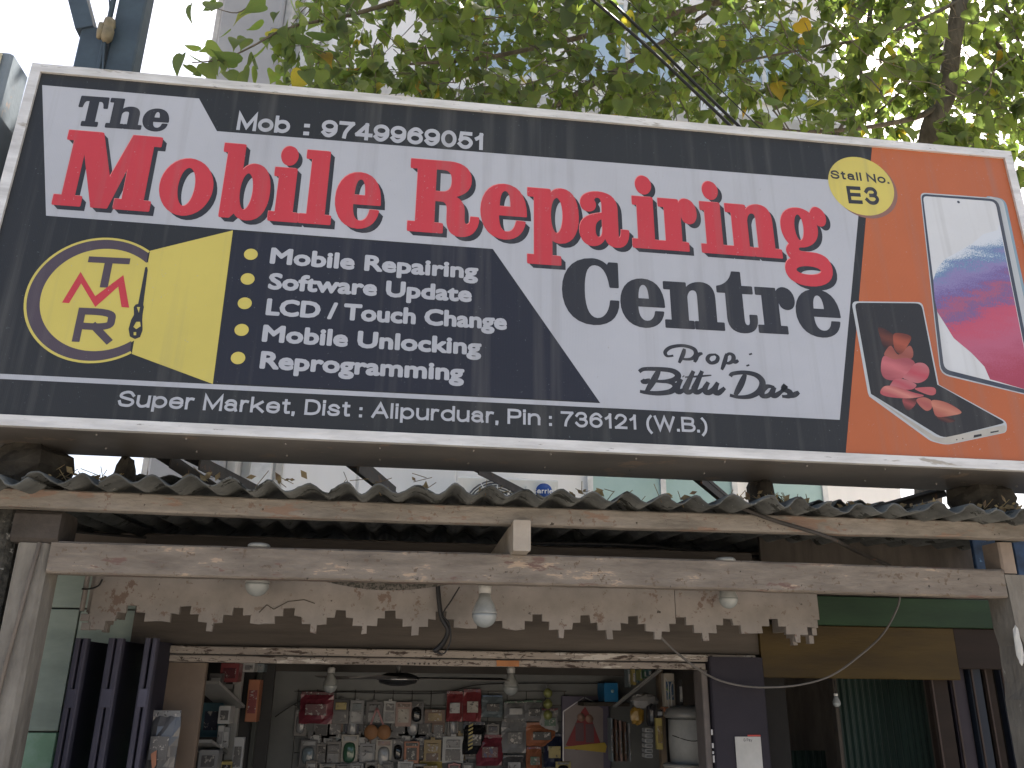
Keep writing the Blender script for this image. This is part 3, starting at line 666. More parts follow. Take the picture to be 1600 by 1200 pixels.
petal([(640, 715), (760, 708), (780, 745), (750, 762), (690, 745)], (.50, .14, .15), (.60, .2, .2), 3.75)
petal([(560, 780), (640, 785), (645, 820), (600, 862), (570, 840)], (.35, .10, .10), (.12, .05, .04), 2.95)
petal([(650, 790), (700, 775), (752, 800), (750, 850), (715, 865), (670, 830)], (.42, .14, .12), (.58, .24, .18), 3.2)
petal([(755, 795), (850, 810), (950, 872), (900, 895), (790, 905), (760, 850)], (.58, .30, .20), (.50, .18, .13), 3.35)
petal([(790, 905), (850, 905), (910, 930), (860, 945), (810, 930)], (.14, .06, .04), (.06, .03, .03), 2.8)

# sign supports behind / under it
m_iron = mat('old_iron', (.055, .05, .046), (.03, .028, .026), scale=10, rough=.75, bump=.15, bscale=30, spots=[((.11, .06, .035), 12, .6)])
def strut(p, q, w, label, name='angle_iron'):
    o = MB().bar(p, q, w, w * .3).bar(Vector(p) + Vector((w * .5, 0, -w * .45)), Vector(q) + Vector((w * .5, 0, -w * .45)), w * .12, w * .6).build(name, m_iron)
    tag(o, label, 'brace'); return o
strut(at(545, 715, 2.92), at(606, 765, 3.5), .07, 'slanting iron brace under the sign left of the air conditioner')
strut(at(740, 730, 2.95), at(860, 790, 3.6), .035, 'thin iron brace crossing in front of the air conditioner grille')
strut(at(1085, 740, 2.95), at(1150, 795, 3.4), .05, 'iron brace under the sign in front of the greenish windows')
strut(at(255, 712, 2.95), at(345, 770, 3.4), .055, 'dark slanting bar under the left end of the sign, left one of a pair')
strut(at(300, 715, 2.95), at(400, 765, 3.5), .055, 'dark slanting bar under the left end of the sign, right one of a pair')
strut(at(1470, 765, 2.95), at(1360, 795, 3.4), .035, 'pale iron bar lying low on the roof at the right')
def lump(name, c, rx, ry, rz, m, label, cat, seed):
    rn = random.Random(seed); mb = MB(); n = 12; prof = []
    V = []; rows = 7
    for i in range(rows):
        ph = math.pi * i / (rows - 1) - math.pi / 2
        for j in range(n):
            t = 2 * math.pi * j / n; k = 1 + rn.uniform(-.16, .16)
            V.append((c[0] + rx * k * math.cos(ph) ** .6 * math.cos(t) if abs(math.cos(ph)) > 1e-6 else c[0], c[1] + (ry * k * math.cos(ph) ** .6 * math.sin(t) if abs(math.cos(ph)) > 1e-6 else 0), c[2] + rz * math.sin(ph) * k))
    F = [(k * n + i, k * n + (i + 1) % n, (k + 1) * n + (i + 1) % n, (k + 1) * n + i) for k in range(rows - 1) for i in range(n)]
    o = mb.add(V, F).build(name, m); tag(o, label, cat); return o
m_lump = mat('mossy_cement', (.06, .055, .045), (.025, .022, .018), scale=14, rough=.95, bump=.6, bscale=40, spots=[((.14, .13, .11), 25, .66)])
lump('cement_footing', at(50, 735, 2.85) , .12, .12, .085, m_lump, 'rough dark cement footing under the left end of the sign', 'footing', 1)
lump('cement_footing', at(195, 748, 2.9), .03, .05, .07, m_lump, 'small dark footing with dead leaves under the sign beside the white gap', 'footing', 2)
lump('cement_footing', at(1190, 780, 2.9), .045, .06, .085, m_lump, 'lumpy brown footing under the sign just left of the second roof sheet', 'footing', 3)
lump('cement_footing', at(1535, 785, 2.86), .13, .1, .07, m_lump, 'wide mossy footing under the right end of the sign', 'footing', 4)

# ================================================================== ROOF AND TIMBER
m_sheet = mat('asbestos_sheet', (.13, .135, .13), (.07, .073, .07), scale=7, rough=.95, bump=.5, bscale=60, spec=.15, spots=[((.035, .037, .034), 9, .57), ((.19, .19, .17), 30, .66)])
m_beam = mat('old_cream_paint', (.25, .225, .195), (.155, .14, .12), scale=11, rough=.78, bump=.5, bscale=45, lo=.34, hi=.62,
             spots=[((.17, .125, .10), 38, .60), ((.22, .155, .12), 6, .57), ((.04, .032, .026), 34, .66)], streak=(.6, 2, 2))
m_beam2 = mat('grey_cream_paint', (.225, .196, .165), (.137, .118, .10), scale=11, rough=.75, bump=.5, bscale=40, lo=.34, hi=.62,
              spots=[((.13, .10, .075), 38, .60), ((.36, .28, .21), 11, .60), ((.15, .10, .085), 7, .59), ((.035, .03, .025), 34, .66)], streak=(.5, 2, 2))
PITCHX = .1135
def corr_sheet(x0, x1, Y0, Y1, z0, slope, phase, label, amp=.0155, group=None, tilt=0., seed=0, name='roof_sheet', nY=6, thick=.006, m=None):
    rn = random.Random(seed); mb = MB(); n = max(8, int((x1 - x0) / PITCHX * 12)); V = []; off = [rn.uniform(-.004, .004) for _ in range(n + 1)]
    for side in (0, 1):
        for j in range(nY + 1):
            y = Y0 + (Y1 - Y0) * j / nY
            for i in range(n + 1):
                x = x0 + (x1 - x0) * i / n
                wv = (x - phase) / PITCHX; ka = 1 + .22 * math.sin(wv * 2.3 + seed * 1.7) + .12 * math.sin(wv * 5.1 + seed)
                zz = z0 + slope * (y - 2.6) + amp * ka * math.cos(2 * math.pi * wv + .25 * math.sin(wv * 1.9 + seed)) + tilt * (x - x0) + (thick if side else 0)
                V.append((x, y + (off[i] * 1.6 + .02 * math.sin(x * 6 + seed) + (.03 if int((x - phase) / PITCHX * .83 + seed) % 5 == 0 else 0) if j == 0 else 0), zz + (.0015 * math.sin(x * 9 + y * 4))))
    N = n + 1; H_ = N * (nY + 1); F = []
    for j in range(nY):
        for i in range(n):
            a = j * N + i; F.append((a, a + 1, a + 1 + N, a + N)); a += H_; F.append((a + N, a + 1 + N, a + 1, a))
    for i in range(n):
        F.append((i + 1, i, i + H_, i + 1 + H_)); a = nY * N + i; F.append((a, a + 1, a + 1 + H_, a + H_))
    for j in range(nY):
        a = j * N; F.append((a, a + N, a + N + H_, a + H_)); a = j * N + n; F.append((a + N, a, a + H_, a + N + H_))
    o = mb.add(V, F, True).build(name, m or m_sheet); tag(o, label, 'roof sheet', group)
    return o
FY = 2.60
ph = at(653, 754, FY).x
zc = at(653, 754, FY).z - .0155 - .006
SLOPE = .050
grp = 'corrugated sheets of the stall roof'
corr_sheet(-1.75, -1.13, FY + .0, 4.6, zc - .022, SLOPE, ph, 'corrugated roof sheet over the left post, under the sign\'s left end', group=grp, seed=1)  # all main sheets stop short at the unseen rear to let light in underneath
corr_sheet(-1.16, -.52, FY + .01, 4.6, zc - .002, SLOPE, ph, 'second corrugated roof sheet from the left, beneath the white bright gap', group=grp, seed=2, tilt=-.004)
corr_sheet(-.55, .42, FY, 4.6, zc - .004, SLOPE, ph, 'long middle corrugated roof sheet in front of the air conditioner', group=grp, seed=3, tilt=.003)
corr_sheet(.40, 1.16, FY + .005, 4.6, zc + .004, SLOPE, ph, 'corrugated roof sheet below the greenish windows', group=grp, seed=4, tilt=-.006)
corr_sheet(1.12, 1.72, FY + .0, 4.6, zc + .004, SLOPE, ph + .004, 'corrugated roof sheet where dry twigs lie, right of the middle', group=grp, seed=5, tilt=-.012)
corr_sheet(1.66, 2.5, FY - .02, 4.6, zc - .004, SLOPE, ph + .01, 'corrugated roof sheet at the far right with a sunlit edge', group=grp, seed=6, tilt=-.004)
z2 = at(1300, 777, 4.0).z
corr_sheet(at(1210, 775, 4.).x, at(1470, 775, 4.).x, 4.0, 5.6, z2 - .03 - SLOPE * 1.4, SLOPE, .02, 'short dark corrugated sheet raised behind the right half of the roof edge', amp=.02, group=grp, seed=8)
corr_sheet(at(200, 745, 3.2).x, at(290, 745, 3.2).x, 3.2, 4.2, at(240, 742, 3.2).z - SLOPE * .6 - .01, SLOPE, .02, 'small ribbed sheet seen end-on in the bright gap at the left', amp=.006, seed=9, name='ribbed_sheet')

rnb = random.Random(3)
def purlin_pts(Y, pxs, zof, n=60):
    xs = [pxs[0] + (pxs[1] - pxs[0]) * i / n for i in range(n + 1)]
    return [(x, Y, zof(x)) for x in xs]
# front purlin: sags a little between its ends
zp = lambda x: 2.283 + .0035 * math.sin((x + .4) * 1.3) + .008 * (x > 99)
prl = MB().beam(purlin_pts(2.775, (-1.55, 2.45), lambda x: 2.283 + .006 * math.cos((x - 2.6) * 1.1)), .055, .058, .005, .0011, rnb).build('roof_purlin', m_beam)
tag(prl, 'long cream painted front beam directly under the corrugated roof edge', 'beam', 'horizontal timbers of the stall front')
lb = MB().beam(purlin_pts(2.83, (-1.104, 2.10), lambda x: 2.110 + .002 * math.sin(x * 2)), .06, .099, .006, .0009, rnb).build('tie_beam', m_beam2)
tag(lb, 'thick cream painted tie beam between the two posts above the bulbs', 'beam', 'horizontal timbers of the stall front')
RY = 3.9
za = at(400, 838, RY).z; zb = at(400, 868, RY).z
rp_ = MB().beam(purlin_pts(RY + .03, (at(103, 850, RY).x, at(1240, 850, RY).x + .5), lambda x: (za + zb) / 2), .06, za - zb, .006, .002, rnb).build('rear_purlin', mat('rear_beam_paint', (.33, .29, .26), (.22, .19, .17), scale=3, rough=.8, bump=.2))
tag(rp_, 'dim rear beam in shade holding up the corrugated roof sheets', 'beam', 'horizontal timbers of the stall front')
# joist
j = MB().bbox((.337, 2.715, 2.158), (.394, 4.0, 2.258), .003).build('roof_joist', mat('joist_paint', (.40, .36, .31), (.28, .25, .21), scale=8, rough=.75, spots=[((.05, .04, .03), 38, .70)], bump=.2))
tag(j, 'short joist end sticking out between the two beams with nail holes in its pale end', 'joist')
nj = MB()
# posts
m_post = mat('post_plaster', (.25, .235, .205), (.13, .12, .105), scale=5, rough=.9, bump=.5, bscale=30, spots=[((.07, .065, .06), 26, .70), ((.34, .33, .30), 14, .66)], streak=(2, 2, .7))
m_dark = mat('dark_timber', (.075, .065, .055), (.04, .035, .03), scale=6, rough=.85, bump=.3, streak=(2, 2, .4))
lp = thing('left_post', 'grey plastered left post of the stall with a dark capital', 'post', (-1.16, 2.86, GROUND))
MB().beam([], 0, 0) if False else None
MB().bbox((-1.205, 2.80, GROUND), (-1.108, 2.92, 2.15), .012).build('shaft', m_post, lp)
MB().bbox((-1.225, 2.79, 2.152), (-1.085, 2.93, 2.25), .012).build('capital', mat('capital_brown', (.075, .065, .058), (.04, .035, .03), scale=7, rough=.85, bump=.4), lp)
MB().tube([(-1.135, 2.792, 2.15), (-1.16, 2.79, 1.8), (-1.18, 2.79, 1.4), (-1.19, 2.79, .6)], .006, 6).build('rope', mat('rope', (.2, .17, .14), rough=.9), lp)
rp2 = thing('right_post', 'pale post with crumbling plaster at the right edge of the stall', 'post', (2.19, 2.86, GROUND))
mbp = MB(); rn = random.Random(11); lx_ = []
zs = [GROUND + k * (2.14 - GROUND) / 40 for k in range(41)]
V = []
for z in zs:
    d = rn.uniform(0, .012) + (.02 if 1.75 < z < 1.93 else 0)
    V += [(2.098 + d, 2.80, z), (2.26, 2.80, z), (2.26, 2.92, z), (2.105 + d * .5, 2.92, z)]
F = [(k * 4 + i, k * 4 + (i + 1) % 4, (k + 1) * 4 + (i + 1) % 4, (k + 1) * 4 + i) for k in range(40) for i in range(4)] + [(3, 2, 1, 0), (160, 161, 162, 163)]
mbp.add(V, F).build('shaft', m_post, rp2)
MB().bbox((2.103, 2.805, 2.145), (2.16, 2.9, 2.255), .006).build('capital', mat('capital_pale', (.28, .23, .19), rough=.85, bump=.3), rp2)
pl = lump('plaster_scab', (2.104, 2.797, 1.90), .014, .006, .06, mat('loose_plaster', (.55, .55, .53), (.4, .4, .38), rough=.9, bump=.6), 'x', 'x', 5)
pl.parent = rp2; pl.matrix_parent_inverse = Matrix.Translation(-Vector((2.19, 2.86, GROUND)))
for k_ in ('label', 'category'): del pl[k_]
np_ = MB().bbox((-1.50, 2.84, GROUND), (-1.235, 3.1, 2.40), .02).build('rough_pillar', mat('speckled_concrete', (.07, .068, .06), (.03, .03, .027), scale=30, rough=.95, bump=.8, bscale=70, lo=.4, hi=.6, spots=[((.3, .3, .28), 60, .64)]))
tag(np_, 'dark speckled concrete pillar at the left edge beyond the left post', 'pillar')

# ================================================================== LEFT SIDE WALL
m_green = mat('pale_green_paint', (.36, .43, .38), (.25, .31, .27), scale=4, rough=.6, bump=.1, bscale=12, spots=[((.05, .06, .055), 30, .735), ((.28, .33, .30), 22, .75)], streak=(.8, 1, 2.))
m_green2 = mat('green_stained_paint', (.38, .55, .48), (.22, .38, .26), scale=6, rough=.6, bump=.1)
gw = thing('green_plank_wall', 'pale green painted plank wall between the left post and the purple doors', 'wall', (-1.3, 3.62, GROUND))
xsp = [-1.75, -1.285, -1.0]
z_rows = [GROUND, 1.245, 1.478, 1.69, 1.93, 2.005, 2.20]
z0_ = at(75, 1142, 3.6).z; z1_ = at(80, 950, 3.6).z
zr = [GROUND + .12, z0_ - .004, z1_, 2.25]
for i in range(3):
    for k, (xa_, xb_) in enumerate(((-1.75, at(125, 945, 3.6).x), (at(125, 945, 3.6).x + .006, -.95))):
        MB().bbox((xa_, 3.60 + .002 * k, zr[i] + .003), (xb_, 3.63, zr[i + 1] - .003), .003).build('plank', m_green if i else m_green2, gw)
MB().box((-1.8, 3.64, GROUND + .12), (-.95, 3.66, 2.25)).build('backing', m_dark, gw)

# folding doors
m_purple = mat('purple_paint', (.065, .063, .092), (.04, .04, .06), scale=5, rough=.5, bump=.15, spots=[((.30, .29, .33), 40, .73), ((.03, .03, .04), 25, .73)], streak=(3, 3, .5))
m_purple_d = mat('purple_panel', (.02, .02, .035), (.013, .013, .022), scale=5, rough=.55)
DY = 3.28
def door_leaf(pxa, pxb, pxm, label, depth=.30, topy=997):
    """one pair of shutters folded back to back: two stiles toward the street and a dark panel running inwards"""
    p0 = at(pxa, topy, DY); p1 = at(pxb, topy, DY); pm = at(pxm, topy, DY)
    t = thing('folded_door', label, 'door', (p0.x, DY, GROUND + .12), 'purple folding doors beside the left jamb')
    zt = p0.z
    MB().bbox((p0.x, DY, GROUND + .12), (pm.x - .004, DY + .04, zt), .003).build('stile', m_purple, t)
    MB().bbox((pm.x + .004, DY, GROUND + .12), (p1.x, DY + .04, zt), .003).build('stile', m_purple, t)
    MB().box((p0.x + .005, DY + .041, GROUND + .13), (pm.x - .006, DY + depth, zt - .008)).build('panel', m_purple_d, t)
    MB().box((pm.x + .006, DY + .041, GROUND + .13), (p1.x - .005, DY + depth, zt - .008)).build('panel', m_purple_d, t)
    for z in (zt - .20, zt - .75, zt - 1.3):
        MB().bbox((p0.x + .006, DY - .004, z - .03), (p1.x - .006, DY - .0005, z + .03), .002).build('hinge', mat('purple_hinge', (.09, .09, .13), rough=.5, metal=.2), t)
    return t
door_leaf(118, 137, 127.5, 'leftmost purple folded door beside the green wall')
door_leaf(170, 192, 181, 'middle purple folded door with scuffed pale stile')
door_leaf(227, 246, 237, 'right purple folded door nearest the brown jamb')

# valance -------------------------------------------------------------
VY = 3.10
m_val = mat('valance_paint', (.265, .24, .218), (.17, .155, .14), scale=7, rough=.8, bump=.15, bscale=30, lo=.3, hi=.7, spots=[((.16, .13, .11), 38, .61), ((.15, .11, .09), 13, .61), ((.04, .035, .03), 34, .67)])
zl = [at(650, y, VY).z for y in (958, 969, 980.5, 995)]      # notch top, step, step, tooth tip
zl = [at(327, 948, VY).z, at(327, 960, VY).z, at(327, 972.5, VY).z, at(327, 986, VY).z]
nx_ = [at(p, 960, VY).x for p in (204, 288, 371, 451, 532, 610, 689, 765, 839, 914, 989, 1064, 1137, 1208)]
nx_.append(2 * nx_[-1] - nx_[-2])
per = (nx_[-1] - nx_[0]) / 14
xl_, xr_ = at(143, 940, VY).x, at(1279, 950, VY).x
def fringe(xs, xe, notches, broken):
    """stepped lower edge from left to right -> (x,z) points"""
    pts = []; h = [.018, .046, .078]       # half widths at the three steps
    for i, c in enumerate(notches):
        tip = 3 if i not in broken else 2
        pts += [(c - h[2] if tip == 3 else c - h[1] - .02, zl[tip] if tip == 3 else zl[2])] if False else []
        L = [(c - h[2], zl[3]), (c - h[2], zl[2]), (c - h[1], zl[2]), (c - h[1], zl[1]), (c - h[0], zl[1]), (c - h[0], zl[0]),
             (c + h[0], zl[0]), (c + h[0], zl[1]), (c + h[1], zl[1]), (c + h[1], zl[2]), (c + h[2], zl[2]), (c + h[2], zl[3])]
        if i - 1 in broken: L = L[2:]; L.insert(0, (c - h[2], zl[2] - .002 + .003 * math.sin(i * 7)))
        if i in broken: L = L[:-2]; L.append((c + h[2] * .9, zl[2] + .002 * math.sin(i * 5)))
        pts += L
    rj_ = random.Random(4)
    return [(p[0] + rj_.uniform(-.0022, .0022), p[1] + rj_.uniform(-.0022, .0022)) for p in pts if xs < p[0] < xe]
val = thing('fringed_valance', 'cream painted wooden valance board with a stepped pixel-like fringe, partly broken', 'valance', ((xl_ + xr_) / 2, VY, zl[0]))
xj = at(1055, 940, VY).x
fp = fringe(xl_ + .02, xr_ - .01, nx_, {0, 2, 6, 7, 12})
fa = [p for p in fp if p[0] < xj - .002]; fb = [p for p in fp if p[0] > xj + .002]
ZT = 2.135
def board(pts, x0, x1, Y, th):
    out = [(x0, ZT), (x0, pts[0][1])] + pts + [(x1, pts[-1][1]), (x1, ZT)]
    return MB().prism([(x, Y, z) for x, z in out], (0, th, 0))
board(fa, xl_, xj - .002, VY, .018).build('board', m_val, val)
board(fb, xj + .001, xr_, VY + .002, .018).build('board', m_val, val)
def return_board(x, side, n, jit):
    """stepped board running back from the front corner toward the wall"""
    pts = []; y = VY + .02; rn = random.Random(side + 5)
    L = [(VY + .02, zl[1])]
    c = VY + .02 + .06
    while c < 3.46:
        L += [(c - .045, zl[1]), (c - .045, zl[2]), (c - .015, zl[2]), (c - .015, zl[3]), (c + .015, zl[3]), (c + .015, zl[2]), (c + .045, zl[2]), (c + .045, zl[1])]
        c += per * .8
    L.append((3.49, zl[1]))
    return MB().prism([(x, yy, zz) for yy, zz in [(VY + .02, ZT)] + L + [(3.49, ZT)]], (side * .018, 0, 0))
return_board(xr_ - .018, 1, 3, 0).build('board', m_val, val)
return_board(xl_ + .0, -1, 3, 0).build('board', m_val, val)
xs0 = at(131, 920, VY).x
MB().bbox((xs0, VY - .01, at(131, 955, VY).z), (xl_ - .022, VY + .015, ZT), .002).build('end_strip', m_val, val)
for (px, py) in ((132, 964), (133, 978)):
    p = at(px, py, VY - .01); MB().bbox((p.x - .013, p.y, p.z - .013), (p.x + .013, p.y + .02, p.z + .011), .002).build('end_block', m_val, val)
# crack
ck = MB(); cp = [at(*p, VY) for p in ((405, 957), (417, 945), (428, 952), (450, 940), (475, 937), (492, 943))]
for a_, c_ in zip(cp, cp[1:]): ck.bar(a_ - Vector((0, .0015, 0)), c_ - Vector((0, .0015, 0)), .002, .003)
ck.build('crack', m_dark, val)

# upper wall board, lintel, jambs -------------------------------------
WY = 3.5
wallb = MB().box((at(200, 1000, WY).x, WY + .03, at(600, 1013, WY).z + .002), (at(1190, 1000, WY).x, WY + .06, 2.30)).build('head_board', mat('brown_board', (.095, .082, .07), (.055, .048, .042), scale=3, rough=.8, bump=.2, streak=(.4, 1, 4)))
tag(wallb, 'dark brown boarding behind the fringe above the shop opening', 'board')
m_lint = mat('peeling_paint', (.28, .245, .21), (.19, .165, .145), scale=4, rough=.8, bump=.35, bscale=30, spots=[((.05, .035, .028), 22, .56), ((.42, .39, .35), 9, .58), ((.05, .04, .03), 45, .60)], streak=(.5, 1, 2.5))
lt = thing('door_lintel', 'cream lintel with flaking paint across the top of the shop opening', 'lintel', (.2, WY, 1.85))
lz1, lz0 = at(600, 1014, WY).z, at(600, 1039, WY).z; lzm = at(600, 1027, WY).z
lx0, lx1 = at(262, 1010, WY).x, at(1180, 1030, WY).x
MB().beam([(lx0 + (lx1 - lx0) * i / 12, WY + .02, (lz1 + lzm) / 2 + .001) for i in range(13)], .05, lz1 - lzm - .003, .004, .001, rnb).build('upper_board', m_lint, lt)
MB().beam([(lx0 + (at(1103, 1040, WY).x - lx0) * i / 12, WY + .03, (lz0 + lzm) / 2 - .001) for i in range(13)], .05, lzm - lz0 - .003, .004, .001, rnb).build('lower_board', m_lint, lt)
MB().bbox((at(776, 1035, WY).x, WY - .003, at(776, 1041, WY).z), (at(811, 1035, WY).x, WY + .004, at(776, 1031.5, WY).z), .002).build('tape_label', mat('orange_tape', (.38, .16, .06), rough=.6), lt)
bl = MB()
for px in (638, 648, 656, 663, 670): bl.lathe(at(px, 1037, WY + .002), [(.003, -.002), (.004, 0), (.004, .004)], 8, 1)
tag(bl.build('nail', m_dark, lt), kind='stuff')
jl = MB().bbox((at(238, 1036, WY).x, WY + .01, GROUND + .12), (at(322, 1036, WY).x, WY + .05, lz0 - .002), .004).build('left_jamb', mat('brown_jamb', (.14, .105, .078), (.095, .07, .052), scale=3, rough=.75, bump=.1, spots=[((.10, .06, .05), 8, .72)]))
tag(jl, 'plain brown panel forming the left jamb of the shop opening', 'panel')
rj = thing('purple_pillar', 'purple painted pillar right of the shop opening carrying a white payment card', 'pillar', (1.35, WY, GROUND))
rj['label'] = 'purple painted pillar between the shop opening and the yellow board'
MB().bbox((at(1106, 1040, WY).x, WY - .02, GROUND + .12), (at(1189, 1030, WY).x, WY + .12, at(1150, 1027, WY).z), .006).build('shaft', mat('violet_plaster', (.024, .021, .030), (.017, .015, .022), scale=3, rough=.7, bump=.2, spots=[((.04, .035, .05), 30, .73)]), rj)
MB().bbox((at(1106, 1040, WY).x - .03, WY + .0, GROUND + .12), (at(1106, 1040, WY).x - .003, WY + .1, lz0 - .002), .004).build('frame_strip', mat('frame_grey', (.16, .14, .13), rough=.8), rj)
sp_ = MB()
for (px, py, h) in ((1112, 1144, .02), (1113.5, 1165, .018), (1114, 1176, .01), (1115, 1186, .025)):
    p = at(px, py, WY - .021); sp_.box((p.x - .003, p.y - .001, p.z - h / 2), (p.x + .004, p.y, p.z + h / 2))
tag(sp_.build('paint_chip', mat('chip_white', (.5, .5, .5), rough=.8), rj), kind='stuff')
# payment card (its code is left out)
CY = WY - .024
qc = thing('payment_card', 'white payment card stuck on the purple pillar with a small red tab on top', 'card', at(1170, 1175, CY))
q0, q1 = at(1148, 1151, CY), at(1188, 1149.5, CY); zb_ = at(1170, 1215, CY).z
MB().box((q0.x, CY - .0015, zb_), (q1.x, CY + .001, q0.z)).build('sheet', mat('card_white', (.45, .45, .43), rough=.5), qc)
MB().box((at(1168, 1148, CY).x, CY - .002, q0.z + .001), (q1.x, CY, q0.z + .007)).build('tab', mat('card_red', (.45, .06, .05), rough=.5), qc)
def plain_text(text, x0, x1, zb, capz, y, m, parent, name='lettering', w=.17):
    pcs, W = sk_text(text, 1., w, .14); k = (x1 - x0) / W; mb = MB(); n = 0
    for vv, ff in pcs:
        n += 1; mb.add([(x0 + x * k, y - n * .00002, zb + yy * capz) for x, yy in vv], ff)
    o = mb.build(name, m, parent); return o
m_ink = mat('grey_ink', (.08, .08, .09), rough=.6)
tz = at(1168, 1158.5, CY).z
plain_text('G Pay', at(1161.5, 1157, CY).x, at(1175, 1157, CY).x, tz, .011, CY - .002, m_ink, qc)

# ================================================================== SHOP INTERIOR
IX0, IX1, IY1 = -1.02, 1.52, 5.05
m_iwall = mat('inner_wall', (.18, .188, .184), (.12, .125, .122), scale=1.5, rough=.85, bump=.1, spots=[((.10, .09, .08), 9, .70)])
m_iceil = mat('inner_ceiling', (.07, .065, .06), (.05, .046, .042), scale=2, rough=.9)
CZ = at(800, 1050, 4.2).z
CZ = 1.835
tag(MB().box((IX0, IY1, GROUND + .12), (IX1, IY1 + .1, CZ + .02)).build('back_wall', m_iwall), 'grey back wall of the shop hung with packs', kind='structure')
tag(MB().box((IX0 - .1, WY + .12, GROUND + .12), (IX0, IY1 + .1, CZ + .02)).build('left_wall', m_iwall), 'left inner wall of the shop', kind='structure')
tag(MB().box((IX1, WY + .13, GROUND + .12), (IX1 + .1, IY1 + .1, CZ + .02)).build('right_wall', mat('shade_toned_wall', (.018, .017, .016), rough=.85)), 'right inner wall of the shop', kind='structure')  # near-black colour puts the shade into this wall
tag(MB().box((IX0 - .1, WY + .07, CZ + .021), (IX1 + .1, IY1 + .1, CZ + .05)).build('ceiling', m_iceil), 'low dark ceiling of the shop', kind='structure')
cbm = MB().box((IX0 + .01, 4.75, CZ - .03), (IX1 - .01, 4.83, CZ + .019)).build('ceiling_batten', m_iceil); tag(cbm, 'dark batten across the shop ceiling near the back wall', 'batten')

BW = 5.02
GC = 'goods hanging on the back wall'
HOLD = {}
def c_(name, rgb, rough=.45): return flat(name, rgb, rough)
COL = dict(red=(.35, .03, .04), dred=(.16, .015, .03), black=(.02, .02, .022), grey=(.14, .14, .145), lgrey=(.30, .31, .32), white=(.52, .53, .52), cream=(.50, .45, .36), gold=(.40, .26, .05), yellow=(.55, .42, .04),
           green=(.04, .18, .09), teal=(.03, .15, .20), blue=(.02, .13, .30), navy=(.02, .03, .08), orange=(.55, .16, .04), brown=(.17, .08, .04), pink=(.42, .25, .20), crimson=(.28, .02, .05), silver=(.45, .47, .48), lime=(.36, .40, .06), steel=(.2, .27, .3))
for _k in COL: _m = sum(COL[_k]) / 3; COL[_k] = tuple((v * .72 + _m * .28) * .68 for v in COL[_k])
def pm(n):
    c = COL[n]; d = [.02, .02, .025] if sum(c) > .5 else [.30, .29, .27]
    return mat('printed_' + n, c, [v * .6 for v in c], scale=14, rough=.35, spec=.4, spots=[(d, 45, .57), ((.34, .32, .30), 24, .61), ([c[1], c[2], c[0]], 16, .60)])
def cm(n, rough=.42): return flat('goods_' + n, COL[n], rough, coat=.3 if n in ('red', 'crimson', 'black', 'teal') else 0)
